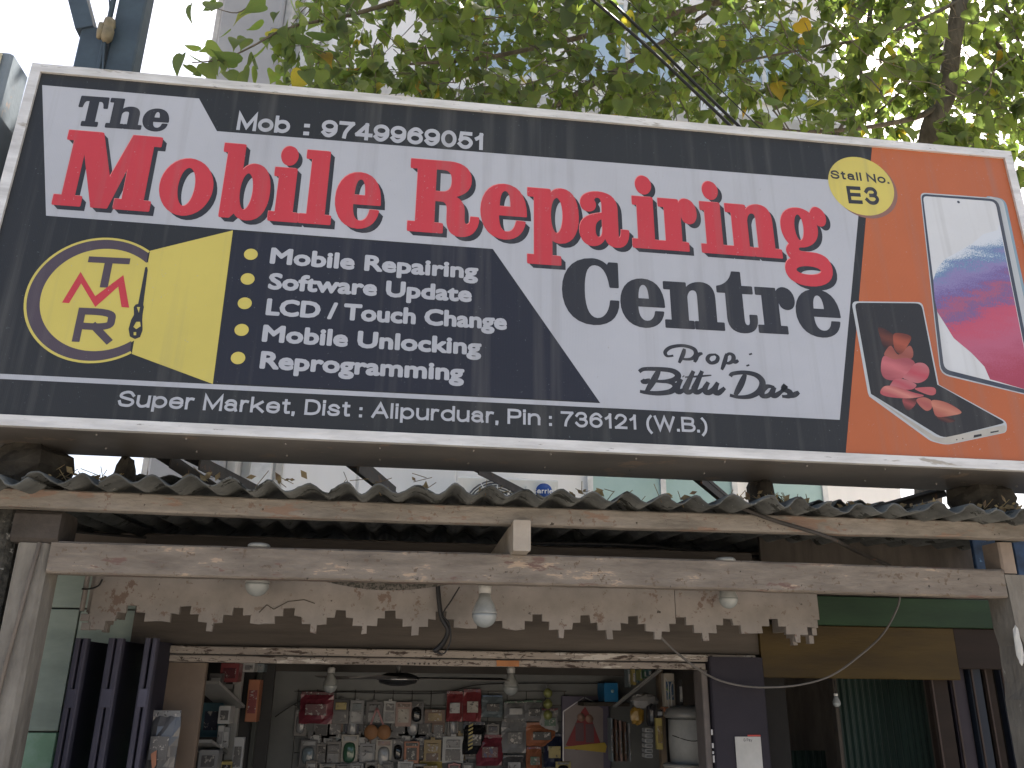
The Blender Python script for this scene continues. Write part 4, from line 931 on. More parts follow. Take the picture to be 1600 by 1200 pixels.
def pack(px0, py0, px1, py1, kind, cols, label, Y=BW, name=None, cat='pack', depth=.02, group=GC):
    """hanging pack seen in the box (px0,py0)-(px1,py1) at depth Y"""
    a = at(px0, py0, Y); b_ = at(px1, py1, Y); x0, x1, z1, z0 = a.x, b_.x, a.z, b_.z; w, h = x1 - x0, z1 - z0; cx = (x0 + x1) / 2
    t = thing(name or {'blister': 'blister_pack', 'box': 'small_box', 'pouch': 'pouch', 'card': 'carded_item'}[kind], label, cat, (cx, Y, z0), group)
    y = Y
    if kind == 'card':
        MB().bbox((x0, y - .004, z0), (x1, y, z1 - h * .06), .002).build('card', cm(cols[0]), t)
        MB().bbox((x0 + w * .15, y - .007, z0 + h * .08), (x1 - w * .15, y - .0045, z0 + h * .48), .002).build('label', pm(cols[1]), t)
        MB().bbox((x0 + w * .18, y - .012, z0 + h * .54), (x1 - w * .18, y - .0045, z0 + h * .82), .003).build('window', pm(cols[2]), t)
        MB().bbox((cx - w * .12, y - .003, z1 - h * .058), (cx + w * .12, y - .001, z1 + h * .03), .001).build('hang_tab', cm(cols[0]), t)
    elif kind == 'blister':
        MB().bbox((x0, y - .004, z0), (x1, y, z1), .002).build('card', cm(cols[0]), t)
        pr = [(w * .16, -.0), (w * .36, -.006), (w * .42, -.016)]
        rr = w * .36; V = []
        n = 16
        mb = MB(); cz = z0 + h * .42
        for (s_, d) in ((1, -.0045), (.95, -.016), (.72, -.022)):
            V += [(cx + rr * s_ * (abs(math.cos(q)) ** .7) * (1 if math.cos(q) > 0 else -1), y + d, cz + h * .34 * s_ * (abs(math.sin(q)) ** .7) * (1 if math.sin(q) > 0 else -1)) for q in (2 * math.pi * k / n for k in range(n))]
        mb.add(V, [(k * n + i, k * n + (i + 1) % n, (k + 1) * n + (i + 1) % n, (k + 1) * n + i) for k in range(2) for i in range(n)] + [tuple(range(2 * n, 3 * n))], True).build('bubble', flat('bubble_' + cols[1], COL[cols[1]], .12, .7), t)
        MB().bbox((x0 + w * .12, y - .008, z0 + h * .8), (x1 - w * .12, y - .0045, z0 + h * .95), .001).build('header', pm(cols[2]), t)
    elif kind == 'box':
        MB().bbox((x0, y - depth * 2.2, z0), (x1, y, z1), .002).build('carton', cm(cols[0]), t)
        MB().bbox((x0 + w * .16, y - depth * 2.2 - .003, z0 + h * .16), (x1 - w * .16, y - depth * 2.2 - .0005, z0 + h * .72), .001).build('window', pm(cols[1]), t)
        MB().bbox((x0 + w * .1, y - depth * 2.2 - .002, z0 + h * .8), (x1 - w * .1, y - depth * 2.2 - .0005, z0 + h * .94), .001).build('header', pm(cols[2]), t)
    elif kind == 'pouch':
        rn = random.Random(int(px0 * 7 + py0)); n = 6; V = []
        for jz in range(n + 1):
            for ix in range(n + 1):
                u, v = ix / n, jz / n; bulge = math.sin(math.pi * u) * math.sin(math.pi * min(v * 1.05, 1)) ** .7
                V.append((x0 + w * (u + rn.uniform(-.03, .03)), y - .004 - .035 * bulge - rn.uniform(0, .006), z0 + h * (v + rn.uniform(-.02, .02))))
        F = [(jz * (n + 1) + ix, jz * (n + 1) + ix + 1, (jz + 1) * (n + 1) + ix + 1, (jz + 1) * (n + 1) + ix) for jz in range(n) for ix in range(n)]
        k = len(V); V += [(x0, y, z0), (x1, y, z0), (x1, y, z1), (x0, y, z1)]; F += [(k + 3, k + 2, k + 1, k)]
        F += [(k, k + 1, n, 0), (k + 1, k + 2, (n + 1) ** 2 - 1, n), (k + 2, k + 3, (n + 1) * n, (n + 1) ** 2 - 1), (k + 3, k, 0, (n + 1) * n)]
        MB().add(V, F).build('bag', flat('film_' + cols[0], COL[cols[0]], .22, .6), t)
        MB().bbox((x0 + w * .2, y - .048, z0 + h * .3), (x1 - w * .2, y - .044, z0 + h * .68), .001).build('label', pm(cols[1]), t)
        MB().bbox((x0 + w * .02, y - .008, z1 - h * .01), (x1 - w * .02, y - .002, z1 + h * .1), .001).build('header', pm(cols[2]), t)
    hk = MB(); hk.tube([(cx, y + .028, z1 + h * .02), (cx, y - .02, z1 + h * .02), (cx, y - .026, z1 + h * .04)], .0015, 5)
    if kind != 'box': hk.build('hook', m_iron, t)
    return t
pack(470, 1085, 519, 1131, 'pouch', ('crimson', 'dred', 'dred'), 'dark red cloth pouch with a thin pale seam at the left of the top row')
pack(521, 1090, 544, 1131, 'card', ('black', 'grey', 'yellow'), 'black hanging pack with a small yellow label beside the red pouch')
pack(548, 1092, 567, 1131, 'card', ('lgrey', 'white', 'steel'), 'grey and white carded item third in the top row')
pack(573, 1094, 597, 1132, 'card', ('grey', 'white', 'lgrey'), 'white striped card behind the hanging red strap')
pack(600, 1093, 618, 1130, 'card', ('white', 'lgrey', 'grey'), 'plain whitish card right of the hanging strap')
pack(619, 1097, 642, 1135, 'box', ('pink', 'cream', 'brown'), 'pink and brown box pack above the dark round blister', depth=.008)
pack(641, 1096, 661, 1131, 'blister', ('grey', 'black', 'black'), 'glossy black mouse in a blister pack')
pack(664, 1108, 695, 1130, 'box', ('brown', 'gold', 'brown'), 'brown box with a gold emblem left of the red bags', depth=.01)
pack(698, 1084, 722, 1127, 'pouch', ('red', 'white', 'red'), 'red and white glossy bag, left one of the pair')
pack(724, 1081, 751, 1127, 'pouch', ('red', 'cream', 'crimson'), 'red and white glossy bag, right one of the pair with a red top')
pack(753, 1089, 785, 1121, 'pouch', ('steel', 'black', 'blue'), 'pale blue bag with a dark print next to the red bags')
pack(788, 1098, 821, 1124, 'pouch', ('lgrey', 'white', 'green'), 'white bag with a green header under the inner bulb')
pack(819, 1097, 847, 1127, 'pouch', ('lgrey', 'black', 'green'), 'white bag with a black swirl and green top')
pack(843, 1110, 872, 1144, 'pouch', ('white', 'green', 'red'), 'white bag under the lime balls with a red line')
pack(470, 1156, 493, 1198, 'blister', ('grey', 'steel', 'silver'), 'shiny clear oval blister first in the lower row')
pack(495, 1160, 510, 1195, 'card', ('black', 'grey', 'black'), 'thin black pack second in the lower row')
pack(510, 1156, 532, 1197, 'card', ('black', 'lgrey', 'grey'), 'black pack with a grey label third in the lower row')
pack(534, 1148, 558, 1196, 'blister', ('cream', 'green', 'silver'), 'cream card with a greenish bubble fourth in the lower row')
pack(563, 1160, 585, 1192, 'card', ('lgrey', 'white', 'lgrey'), 'light grey card under the wooden discs')
pack(588, 1156, 611, 1200, 'blister', ('cream', 'silver', 'pink'), 'bright cream card with a coiled cable in it')
pack(613, 1155, 630, 1190, 'blister', ('grey', 'black', 'grey'), 'small dark round blister beside the orange box')
pack(632, 1158, 654, 1193, 'box', ('orange', 'black', 'black'), 'orange box with a black window in the lower row', depth=.012)
pack(663, 1153, 688, 1199, 'card', ('gold', 'brown', 'gold'), 'mustard yellow card hanging low beside the white sheet')
pack(692, 1148, 724, 1192, 'card', ('white', 'grey', 'lgrey'), 'tall white sheet pack under the left red bag')
pack(724, 1132, 757, 1178, 'pouch', ('black', 'black', 'navy'), 'black bag with slanting yellow stripes')
pack(760, 1130, 780, 1158, 'card', ('black', 'lgrey', 'navy'), 'small navy card between the black and the mesh bag')
pack(784, 1128, 822, 1176, 'pouch', ('lgrey', 'grey', 'grey'), 'grey mesh bag in the middle of the wall')
pack(745, 1152, 784, 1196, 'pouch', ('crimson', 'dred', 'crimson'), 'crimson glossy bag under the navy card')
pack(822, 1132, 868, 1166, 'pouch', ('orange', 'black', 'orange'), 'wide orange bag with two black shapes')
pack(822, 1170, 846, 1205, 'pouch', ('orange', 'green', 'red'), 'lower orange bag at the bottom of the wall')
pack(849, 1150, 880, 1198, 'pouch', ('navy', 'yellow', 'navy'), 'navy and yellow bag beside the deity calendar'.replace('deity ', ''))
pack(786, 1182, 818, 1206, 'pouch', ('grey', 'silver', 'grey'), 'grey film bag below the mesh bag')
pack(655, 1190, 690, 1206, 'pouch', ('yellow', 'gold', 'gold'), 'yellow bag at the very bottom under the mustard card')
ORD = ('first', 'second', 'third', 'fourth', 'fifth', 'sixth', 'seventh', 'eighth', 'ninth', 'tenth', 'eleventh', 'twelfth', 'thirteenth', 'fourteenth')
for row, (y0, y1, xs_, cl) in enumerate(((1106, 1150, (462, 492, 514, 541, 566, 612, 634, 652, 676, 700), ('black', 'grey', 'brown', 'navy', 'grey', 'black', 'steel', 'grey', 'brown', 'black')),
                                         (1140, 1186, (482, 503, 524, 549, 577, 603, 625, 648, 672, 706, 726, 752), ('grey', 'black', 'steel', 'black', 'brown', 'black', 'grey', 'navy', 'black', 'gold', 'grey', 'dred')),
                                         (1188, 1212, (478, 500, 524, 547, 571, 598, 622, 645, 700, 722, 868), ('black', 'cream', 'grey', 'lgrey', 'black', 'grey', 'white', 'black', 'red', 'grey', 'yellow')))):
    for k, (x, cn) in enumerate(zip(xs_, cl)):
        w_ = 16 + (k * 7 + row * 5) % 9
        pack(x, y0 + (k * 5) % 6, x + w_, y1 + (k * 3) % 5, 'blister' if (k + row) % 3 == 0 else 'card', (cn, ('lgrey', 'black', 'grey')[k % 3], ('grey', 'white', 'lgrey')[(k + 1) % 3]),
             'small %s pack in the %s hanging row, %s from the left' % ({'dred': 'dark red', 'lgrey': 'light grey', 'steel': 'bluish', 'gold': 'mustard'}.get(cn, cn), ('upper rear', 'middle rear', 'bottom')[row], ORD[k]), Y=BW + .022 - .05 * (row == 2))
gd = MB()
for k in range(15):
    xx = at(462 + k * 30, 1130, BW + .024).x; gd.tube([(xx, BW + .024, 1.1), (xx, BW + .024, at(600, 1078, BW).z)], .0016, 4)
for py in (1080, 1102, 1128, 1150, 1176): gd.tube([at(460, py, BW + .026), at(885, py, BW + .026)], .0016, 4)
tag(gd.build('wire_grid', m_iron), 'thin wire display grid fixed on the back wall behind the packs', 'display grid')
# yellow stripes on the black bag
hz = [o for o in bpy.data.objects if o.get('label') == 'black bag with slanting yellow stripes'][0]
sm_ = MB(); pa = at(736, 1130, BW - .05); pb = at(742, 1172, BW - .05)
for k in range(7):
    z = pa.z - (pa.z - pb.z) * k / 7; sm_.add([(pa.x - .012, BW - .05, z - .012), (pa.x + .012, BW - .05, z), (pa.x + .012, BW - .05, z - .01), (pa.x - .012, BW - .05, z - .022)], [(0, 1, 2, 3)])
sm_.build('stripe', cm('yellow'), hz)
# strap with wooden discs
hg = thing('hanging_ornament', 'two round wooden discs on a triangle of red straps in front of the top row', 'ornament', at(589, 1108, BW - .06))
p = at(589, 1106, BW - .06); q_ = at(577, 1138, BW - .06); r_ = at(601, 1138, BW - .06)
MB().bar(p, q_, .01, .01).bar(p, r_, .01, .01).build('strap', cm('red', .7), hg)
for px in (580, 600):
    MB().lathe(at(px, 1144, BW - .065), [(.035, -.008), (.038, 0), (.035, .008)], 20, 1).build('disc', flat('disc_wood', (.26, .13, .06), .6), hg)
MB().tube([p, p + Vector((0, .09, .02))], .002, 5).build('hook', m_iron, hg)
# lime balls
for k, (py, lb_) in enumerate(((1083, 'upper lime green ball of the hanging string'), (1100, 'middle lime green ball of the hanging string'), (1117, 'lowest pale green ball lying over the white bag'))):
    c = at(856, py, BW - .075); t = MB().lathe(c, [(.0, -.026), (.014, -.022), (.024, -.01), (.026, 0), (.024, .01), (.014, .022), (.004, .026)], 16).build('toy_ball', flat('lime_ball', COL['lime'], .3, .6)); tag(t, lb_, 'ball', 'lime balls')
tag(MB().tube([at(856, 1070, BW - .04), at(856, 1121, BW - .075)], .0015, 5).build('ball_string', m_iron), 'thin string on which the lime balls hang', 'string')
# calendar with a red draped picture
kx0, kx1 = at(877, 1100, BW).x, at(951, 1100, BW).x; kz1 = at(914, 1088, BW).z; kz0 = at(914, 1215, BW).z
cal = thing('wall_calendar', 'tall hanging calendar with red draped figures in an arched purple frame', 'calendar', ((kx0 + kx1) / 2, BW, kz0))
MB().bbox((kx0, BW - .012, kz0), (kx1, BW, kz1), .01).build('frame', flat('calendar_frame', (.09, .08, .12), .5), cal)
MB().prism([at(*p, BW - .014) for p in ((882, 1112), (912, 1093), (942, 1107), (943, 1215), (882, 1215))], (0, -.002, 0)).build('sheet', flat('calendar_sheet', (.20, .17, .165), .4), cal)
MB().prism([at(*p, BW - .018) for p in ((884, 1164), (908, 1112), (914, 1104), (922, 1118), (940, 1166), (918, 1172), (900, 1172))], (0, -.002, 0)).build('drape', flat('calendar_red', (.20, .02, .025), .5), cal)
MB().prism([at(*p, BW - .022) for p in ((882, 1167), (945, 1160), (948, 1166), (946, 1176), (900, 1171), (882, 1170))], (0, -.001, 0)).build('gold_band', flat('calendar_gold', (.38, .27, .03), .5), cal)
for (x, y, rr) in ((908, 1121, .022), (921, 1123, .022)):
    u = at(x, y, BW - .023); MB().lathe(u, [(rr, -.001), (rr, .001)], 16, 1).build('face_print', flat('calendar_skin', (.28, .17, .13), .5), cal)
for (x, y) in ((906, 1143), (922, 1145)):
    u = at(x, y, BW - .024); MB().bbox((u.x - .025, u.y - .001, u.z - .05), (u.x + .022, u.y, u.z + .045), .01).build('robe_print', flat('calendar_robe', (.10, .05, .06), .5), cal)
MB().bar(at(880, 1112, BW - .02), at(912, 1090, BW - .02), .003, .006).bar(at(914, 1090, BW - .02), at(931, 1098, BW - .02), .003, .006).bar(at(880, 1112, BW - .02), at(880, 1200, BW - .02), .003, .006).build('metal_strip', flat('strip_metal', (.4, .4, .42), .3, .5, .6), cal)
# blue carton
bxp = thing('blue_carton', 'bright blue carton on top of the wall at the back right corner', 'box', at(949, 1099, 4.9))
bp0, bp1 = at(944, 1067, 4.85), at(966, 1097, 4.85)
MB().bbox((bp0.x, 4.85, bp1.z), (bp1.x, 5.02, bp0.z), .003).build('carton', flat('carton_blue', (.01, .16, .36), .4), bxp)
MB().lathe(at(957, 1080, 4.847), [(.009, -.001), (.009, .001)], 12, 1).build('logo', flat('carton_dot', (.3, .5, .6), .4), bxp)
sb = MB().bbox((bp0.x - .12, 4.83, bp1.z - .022), (bp1.x + .06, 5.04, bp1.z - .002), .003).build('wall_shelf', m_dark); tag(sb, 'small dark shelf under the blue carton', 'shelf')
# ceiling fan hub, wires
fan = thing('ceiling_fan', 'black ceiling fan with chrome ring under the shop ceiling', 'fan', at(625, 1056, 4.3))
fc = at(622, 1060, 4.3)
MB().lathe(fc, [(.03, -.035), (.085, -.022), (.098, 0), (.09, .012), (.05, .025)], 28).build('motor', flat('fan_black', (.015, .015, .016), .3, .5), fan)
MB().lathe(fc + Vector((0, 0, -.004)), [(.0985, -.003), (.1, 0), (.0985, .003)], 28).build('chrome_ring', flat('fan_chrome', (.5, .5, .5), .2, .6, .8), fan)
MB().tube([fc + Vector((0, 0, .02)), (fc.x, fc.y, CZ + .02)], .012, 10).build('rod', flat('fan_rod', (.1, .1, .1), .4), fan)
for k in range(3):
    t = .25 + k * 2.0944; d = Vector((math.cos(t), math.sin(t), 0)); n_ = Vector((-d.y, d.x, .12)); A = fc + d * .1; B = fc + d * .55
    MB().hexa([A - n_ * .03, A + n_ * .03, B + n_ * .055, B - n_ * .055], [v + Vector((0, 0, .004)) for v in (A - n_ * .03, A + n_ * .03, B + n_ * .055, B - n_ * .055)]).build('blade', flat('fan_blade', (.10, .095, .09), .5), fan)
def wire(name, pts, r, label, m=None, cat='wire'):
    o = MB().tube(smooth(pts, 5), r, 6).build(name, m or m_cable); tag(o, label, cat); return o
m_cable = mat('black_cable', (.018, .018, .019), rough=.5)
wire('wall_wire', [at(430, 1120, BW), at(470, 1095, BW), at(520, 1082, BW), at(600, 1083, BW), at(690, 1083, BW), at(760, 1069, BW), at(940, 1068, BW)], .003, 'thin dark wire sagging along the top of the back wall')

# bulbs
m_bulb = mat('opal_glass', (.30, .325, .32), (.25, .27, .27), scale=3, rough=.25, spec=.5)
m_cap = mat('bulb_body', (.30, .31, .30), (.22, .23, .22), scale=20, rough=.4)
def bulb(px, py_bottom, Y, r, label, cord=.1):
    c = at(px, py_bottom, Y); R = r; zc_ = c.z + R
    t = thing('light_bulb', label, 'light bulb', (c.x, Y, zc_ + R * 2.3), 'white light bulbs')
    MB().lathe((c.x, Y, zc_), [(R * math.cos(a), R * math.sin(a)) for a in np.linspace(-1.5, .1, 9)], 24).build('globe', m_bulb, t)
    MB().lathe((c.x, Y, zc_), [(R * 1.01, R * .1 + .0005), (R * 1.01, R * .2), (R * .8, R * .8), (R * .55, R * 1.25), (R * .45, R * 1.7)], 24).build('body', m_cap, t)
    MB().lathe((c.x, Y, zc_), [(R * .5, R * 1.705), (R * .55, R * 2.3), (R * .3, R * 2.45)], 20).build('holder', mat('holder_white', (.5, .5, .48), rough=.5), t)
    MB().tube([(c.x, Y, zc_ + R * 2.4), (c.x, Y, zc_ + R * 2.4 + cord)], .003, 6).build('cord', m_cable, t)
    return t
bulb(756.5, 981, 2.95, .042, 'white bulb hanging lowest, in front of the middle of the fringe', .05)
bulb(400, 932, 3.02, .040, 'white bulb half hidden behind the tie beam at the left', .02)
bulb(1139, 951, 3.02, .034, 'white bulb half hidden behind the tie beam at the right', .04)
bulb(515, 1083, 4.5, .035, 'dim bulb inside the shop above the black yellow-labelled pack', .02)
bulb(798, 1087, 4.5, .040, 'dim bulb inside the shop above the green header bag', .02)
# side shelves -------------------------------------------------------
m_shelf = flat('shelf_grey', (.26, .26, .25), .5)
def slab(name, p, q, w, h, m, label, cat, group=None):
    o = MB().bar(p, q, w, h).build(name, m); return tag(o, label, cat, group)
slab('slanted_shelf', at(321, 1066, 4.0), at(363, 1104, 4.4), .12, .012, m_shelf, 'upper slanting shelf strip inside the left side of the shop', 'shelf', 'slanting shelves in the shop')
slab('slanted_shelf', at(308, 1158, 4.0), at(336, 1176, 4.4), .12, .012, m_shelf, 'lower slanting shelf strip inside the left side of the shop', 'shelf', 'slanting shelves in the shop')
slab('slanted_shelf', at(1031, 1047, 4.1), at(960, 1104, 4.6), .02, .008, m_shelf, 'slanting shelf edge under the book-like boxes at the right', 'shelf', 'slanting shelves in the shop')
def upright(px0, px1, Y, m, label, top=1045):
    a = at(px0, top, Y); c = at(px1, top, Y)
    o = MB().bbox((a.x, Y, GROUND + .12), (c.x, Y + .05, CZ + .018), .003).build('cabinet_upright', m); return tag(o, label, 'upright', 'uprights of the side cabinets')
upright(366, 380, 4.4, m_shelf, 'grey cabinet upright left of the orange box')
upright(402, 410, 4.7, flat('dark_up', (.05, .055, .05), .6), 'dark narrow cabinet upright right of the orange box')
upright(1028, 1036, 4.45, flat('cup_tan', (.22, .17, .12), .6), 'tan cabinet upright left of the blue earphone box')
def carton(px0, py0, px1, py1, Y, cols, label, depth=.1, name='carton', lab=True, cat='box', face=None):
    a = at(px0, py0, Y); c = at(px1, py1, Y); w = c.x - a.x; h = a.z - c.z
    t = thing(name, label, cat, ((a.x + c.x) / 2, Y, c.z), 'boxes on the side shelves')
    MB().bbox((a.x, Y, c.z), (c.x, Y + depth, a.z), .003).build('carton', cm(cols[0]), t)
    MB().bbox((a.x + w * .15, Y - .003, c.z + h * .2), (c.x - w * .15, Y - .0005, c.z + h * .75), .001).build('label', pm(cols[1]), t)
    return t
rc = carton(346, 1036, 371, 1066, 4.3, ('red', 'dred'), 'red carton on the top left shelf with white letters')
carton(328, 1052, 345, 1080, 4.25, ('grey', 'silver'), 'grey carton with shiny bits left of the red carton')
carton(346, 1069, 364, 1098, 4.4, ('lgrey', 'grey'), 'tall grey packet under the red carton', .05)
carton(318, 1098, 342, 1152, 4.3, ('teal', 'navy'), 'teal packet on the left shelf')
carton(343, 1103, 358, 1131, 4.15, ('white', 'grey'), 'small white carton with a dark print on the left shelf')
carton(341, 1134, 347, 1170, 4.2, ('white', 'lgrey'), 'narrow white stick pack under the small white carton', .03)
carton(350, 1136, 356, 1168, 4.2, ('lgrey', 'white'), 'second narrow white stick pack under the small white carton', .03)
carton(389, 1062, 400, 1128, 4.5, ('orange', 'red'), 'tall orange carton standing at the back left')
carton(381, 1036, 397, 1050, 4.4, ('white', 'lgrey'), 'white carton up against the lintel at the left')
carton(398, 1037, 412, 1050, 4.5, ('steel', 'lgrey'), 'bluish white carton right of the white one under the lintel')
carton(312, 1172, 338, 1205, 4.1, ('lgrey', 'grey'), 'pale carton on the lower left shelf')
carton(366, 1152, 376, 1210, 4.2, ('silver', 'grey'), 'silvery packet at the lower left beside the upright', .03)
carton(345, 1190, 362, 1210, 4.2, ('yellow', 'black'), 'yellow carton at the lower left corner of the opening')
# left dark cabinet back
tag(MB().bbox((at(296, 1100, 4.5).x, 4.72, GROUND + .12), (at(425, 1100, 4.72).x, 4.75, CZ + .01), .003).build('dark_partition', flat('cab_dark', (.035, .035, .035), .7)), 'dark back panel of the left cabinet', 'panel')
for k, (a, c, cn, lb_) in enumerate(((981, 986, 'steel', 'pale blue spine'), (988, 994, 'yellow', 'yellow spine'), (996, 999, 'teal', 'teal spine'), (1000, 1004, 'lime', 'lime spine'), (1006, 1011, 'green', 'green spine'), (1013, 1018, 'teal', 'dark teal spine'))):
    carton(a, 1046, c, 1074 - k * 3.5, 4.5 - k * .05, (cn, 'white'), lb_ + ' of a flat box on the upper right shelf', .08, 'flat_box')
ep = carton(1037, 1052, 1056, 1104, 4.1, ('cream', 'blue'), 'earphone box with a blue front on the right shelf', .05, 'earphone_box')
ex = at(1046, 1070, 4.095)
MB().tube(smooth([ex + Vector((-.02, 0, .03)), ex + Vector((-.005, 0, 0)), ex + Vector((-.01, 0, -.08)), ex + Vector((0, 0, -.12))], 5), .0025, 5).tube(smooth([ex + Vector((.025, 0, .02)), ex + Vector((.006, 0, -.01)), ex + Vector((.01, 0, -.12))], 5), .0025, 5).build('earphone_cord', cm('white'), ep)
carton(1037, 1105, 1056, 1112, 4.1, ('orange', 'brown'), 'orange strip box under the earphone box', .05)
carton(1060, 1062, 1068, 1105, 4.05, ('black', 'silver'), 'black blister with silver earphones beside the blue one', .03)
carton(1026, 1109, 1036, 1120, 4.1, ('black', 'silver'), 'black cap end of the yellow tube box', .03)
yt = carton(1025, 1122, 1037, 1171, 4.1, ('yellow', 'gold'), 'tall yellow tube box with black lettering on the right shelf', .03)
for k in range(6):
    carton(1008, 1138 + k * 8, 1020, 1144.5 + k * 8, 4.25, ('white', 'lgrey'), 'small white carton, %s of the stack of six on the right' % ('top one', 'second from top', 'third from top', 'fourth from top', 'fifth from top', 'lowest')[k], .06)
for k, (a, cn) in enumerate(((954, 'steel'), (961, 'brown'), (968, 'pink'), (975, 'brown'), (982, 'lgrey'))):
    carton(a, 1122 + k * 2, a + 5, 1190, 4.6, (cn, 'grey'), ('pale blue', 'brown', 'pinkish', 'dark brown', 'light grey')[k] + ' upright box in the row under the right slanting shelf', .08, 'upright_box')
lump('crumpled_bag', at(1008, 1095, 4.4), .07, .05, .035, flat('film_bag', (.25, .25, .25), .25, .6), 'crumpled grey plastic bag on the right shelf', 'bag', 21)
lump('gold_packet', at(995, 1118, 4.4), .035, .03, .04, flat('gold_film', (.28, .17, .03), .3, .6), 'round gold brown packet on the right shelf', 'packet', 22)
lump('crumpled_bag', at(1018, 1118, 4.35), .03, .03, .05, flat('black_film', (.04, .04, .045), .25, .6), 'dark crumpled bag beside the yellow tube box', 'bag', 23)
dr = thing('paper_roll', 'thick roll of white printed sheets standing beside the purple pillar', 'paper roll', at(1078, 1190, 3.95))
dc = at(1077, 1156, 4.0)
MB().lathe(dc, [(.055, -.13), (.088, -.10), (.092, .0), (.090, .085), (.07, .09)], 24).build('sheets', mat('roll_white', (.34, .34, .32), (.22, .22, .21), scale=6, rough=.5), dr)
MB().lathe(dc + Vector((0, 0, .1)), [(.10, -.009), (.11, .0), (.095, .03), (.05, .045)], 24).build('tied_bag', flat('tied_film', (.18, .18, .17), .3, .5), dr)
MB().tube(smooth([dc + Vector((-.09, -.04, .02)), dc + Vector((-.02, -.095, .0)), dc + Vector((.05, -.085, .01)), dc + Vector((.09, -.03, .0))], 5), .002, 5).build('string', m_cable, dr)
st = thing('round_stool', 'round pale stool top below the paper roll', 'stool', at(1072, 1195, 3.95))
sc_ = at(1070, 1196, 3.95)
MB().lathe(sc_, [(.09, -.012), (.097, 0), (.09, .008)], 28).build('seat', flat('stool_cream', (.3, .28, .24), .5), st)
for k in range(3):
    t = k * 2.09 + .5; MB().tube([sc_ + Vector((.06 * math.cos(t), .06 * math.sin(t), -.01)), Vector((sc_.x + .1 * math.cos(t), sc_.y + .1 * math.sin(t), GROUND + .12))], .009, 8).build('leg', m_iron, st)
tag(MB().bbox((at(1100, 1100, 4.2).x, 3.75, GROUND + .12), (at(1100, 1100, 4.2).x + .02, 4.7, CZ + .01), .003).build('brown_partition', flat('cab_side', (.10, .09, .08), .7)), 'brownish side panel of the right cabinet', 'panel')
# foil bag hanging at the doors
fb_ = pack(236, 1119, 271, 1215, 'pouch', ('grey', 'grey', 'lgrey'), 'clear crinkled plastic bag hanging between the purple doors and the brown jamb', Y=3.40, group=None)
MB().prism([at(*p, 3.345) for p in ((236, 1178), (245, 1172), (244, 1195), (238, 1205))], (0, -.003, 0)).build('orange_patch', cm('orange'), fb_)

# ================================================================== RIGHT NEIGHBOUR STALL
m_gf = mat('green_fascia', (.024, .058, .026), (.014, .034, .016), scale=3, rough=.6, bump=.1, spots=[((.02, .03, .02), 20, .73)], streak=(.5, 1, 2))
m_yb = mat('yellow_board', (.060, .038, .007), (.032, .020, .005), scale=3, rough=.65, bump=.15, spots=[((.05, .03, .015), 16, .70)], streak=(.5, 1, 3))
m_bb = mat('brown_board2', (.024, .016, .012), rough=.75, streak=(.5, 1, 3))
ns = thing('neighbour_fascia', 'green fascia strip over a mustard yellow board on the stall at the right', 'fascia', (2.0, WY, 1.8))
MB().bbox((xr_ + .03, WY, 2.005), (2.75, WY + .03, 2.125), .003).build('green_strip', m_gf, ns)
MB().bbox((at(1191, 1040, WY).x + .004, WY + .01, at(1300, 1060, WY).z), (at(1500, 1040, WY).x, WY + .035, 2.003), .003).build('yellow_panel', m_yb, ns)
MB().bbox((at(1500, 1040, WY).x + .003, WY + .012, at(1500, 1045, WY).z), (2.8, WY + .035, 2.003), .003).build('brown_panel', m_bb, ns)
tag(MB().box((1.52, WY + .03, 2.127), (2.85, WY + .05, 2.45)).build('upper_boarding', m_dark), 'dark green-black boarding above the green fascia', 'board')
# shutters: ribbed green sheet and folded doors
m_rib = mat('dark_green_metal', (.015, .034, .028), (.010, .022, .018), scale=3, rough=.5, streak=(2, 1, .4))
SY = 3.85
rb = thing('ribbed_shutter', 'dark green ribbed metal shutter under the yellow board', 'shutter', (2.1, SY, GROUND))
rx0, rx1 = at(1308, 1100, SY).x, at(1447, 1100, SY).x
V = []; n = 56; F = []
for i in range(n + 1):
    x = rx0 + (rx1 - rx0) * i / n; y = SY + (.012 if (i // 2) % 2 else 0); V += [(x, y, GROUND + .12), (x, y, 1.98)]
F = [(2 * i, 2 * i + 2, 2 * i + 3, 2 * i + 1) for i in range(n)]
V2 = [(x, y + .002, z) for x, y, z in V]; k = len(V); F += [tuple(j_ + k for j_ in reversed(f)) for f in F]
MB().add(V + V2, F).build('ribbed_sheet', m_rib, rb)
MB().bbox((rx0 - .02, SY - .02, GROUND + .12), (rx0 - .002, SY + .02, 1.98), .002).build('rail', m_dark, rb)
rb2 = MB(); V = []; n = 24
x0b, x1b = at(1222, 1180, 4.3).x, at(1290, 1180, 4.3).x
for i in range(n + 1):
    x = x0b + (x1b - x0b) * i / n; y = 4.3 + (.012 if (i // 2) % 2 else 0); V += [(x, y, GROUND + .12), (x, y, at(1250, 1173, 4.3).z)]
o = rb2.add(V + [(x, y + .003, z) for x, y, z in V], [(2 * i, 2 * i + 2, 2 * i + 3, 2 * i + 1) for i in range(n)] + [tuple(j_ + len(V) for j_ in (2 * i + 1, 2 * i + 3, 2 * i + 2, 2 * i)) for i in range(n)]).build('low_ribbed_sheet', m_rib)
tag(o, 'low dark green ribbed sheet at the bottom behind the purple pillar', 'sheet')
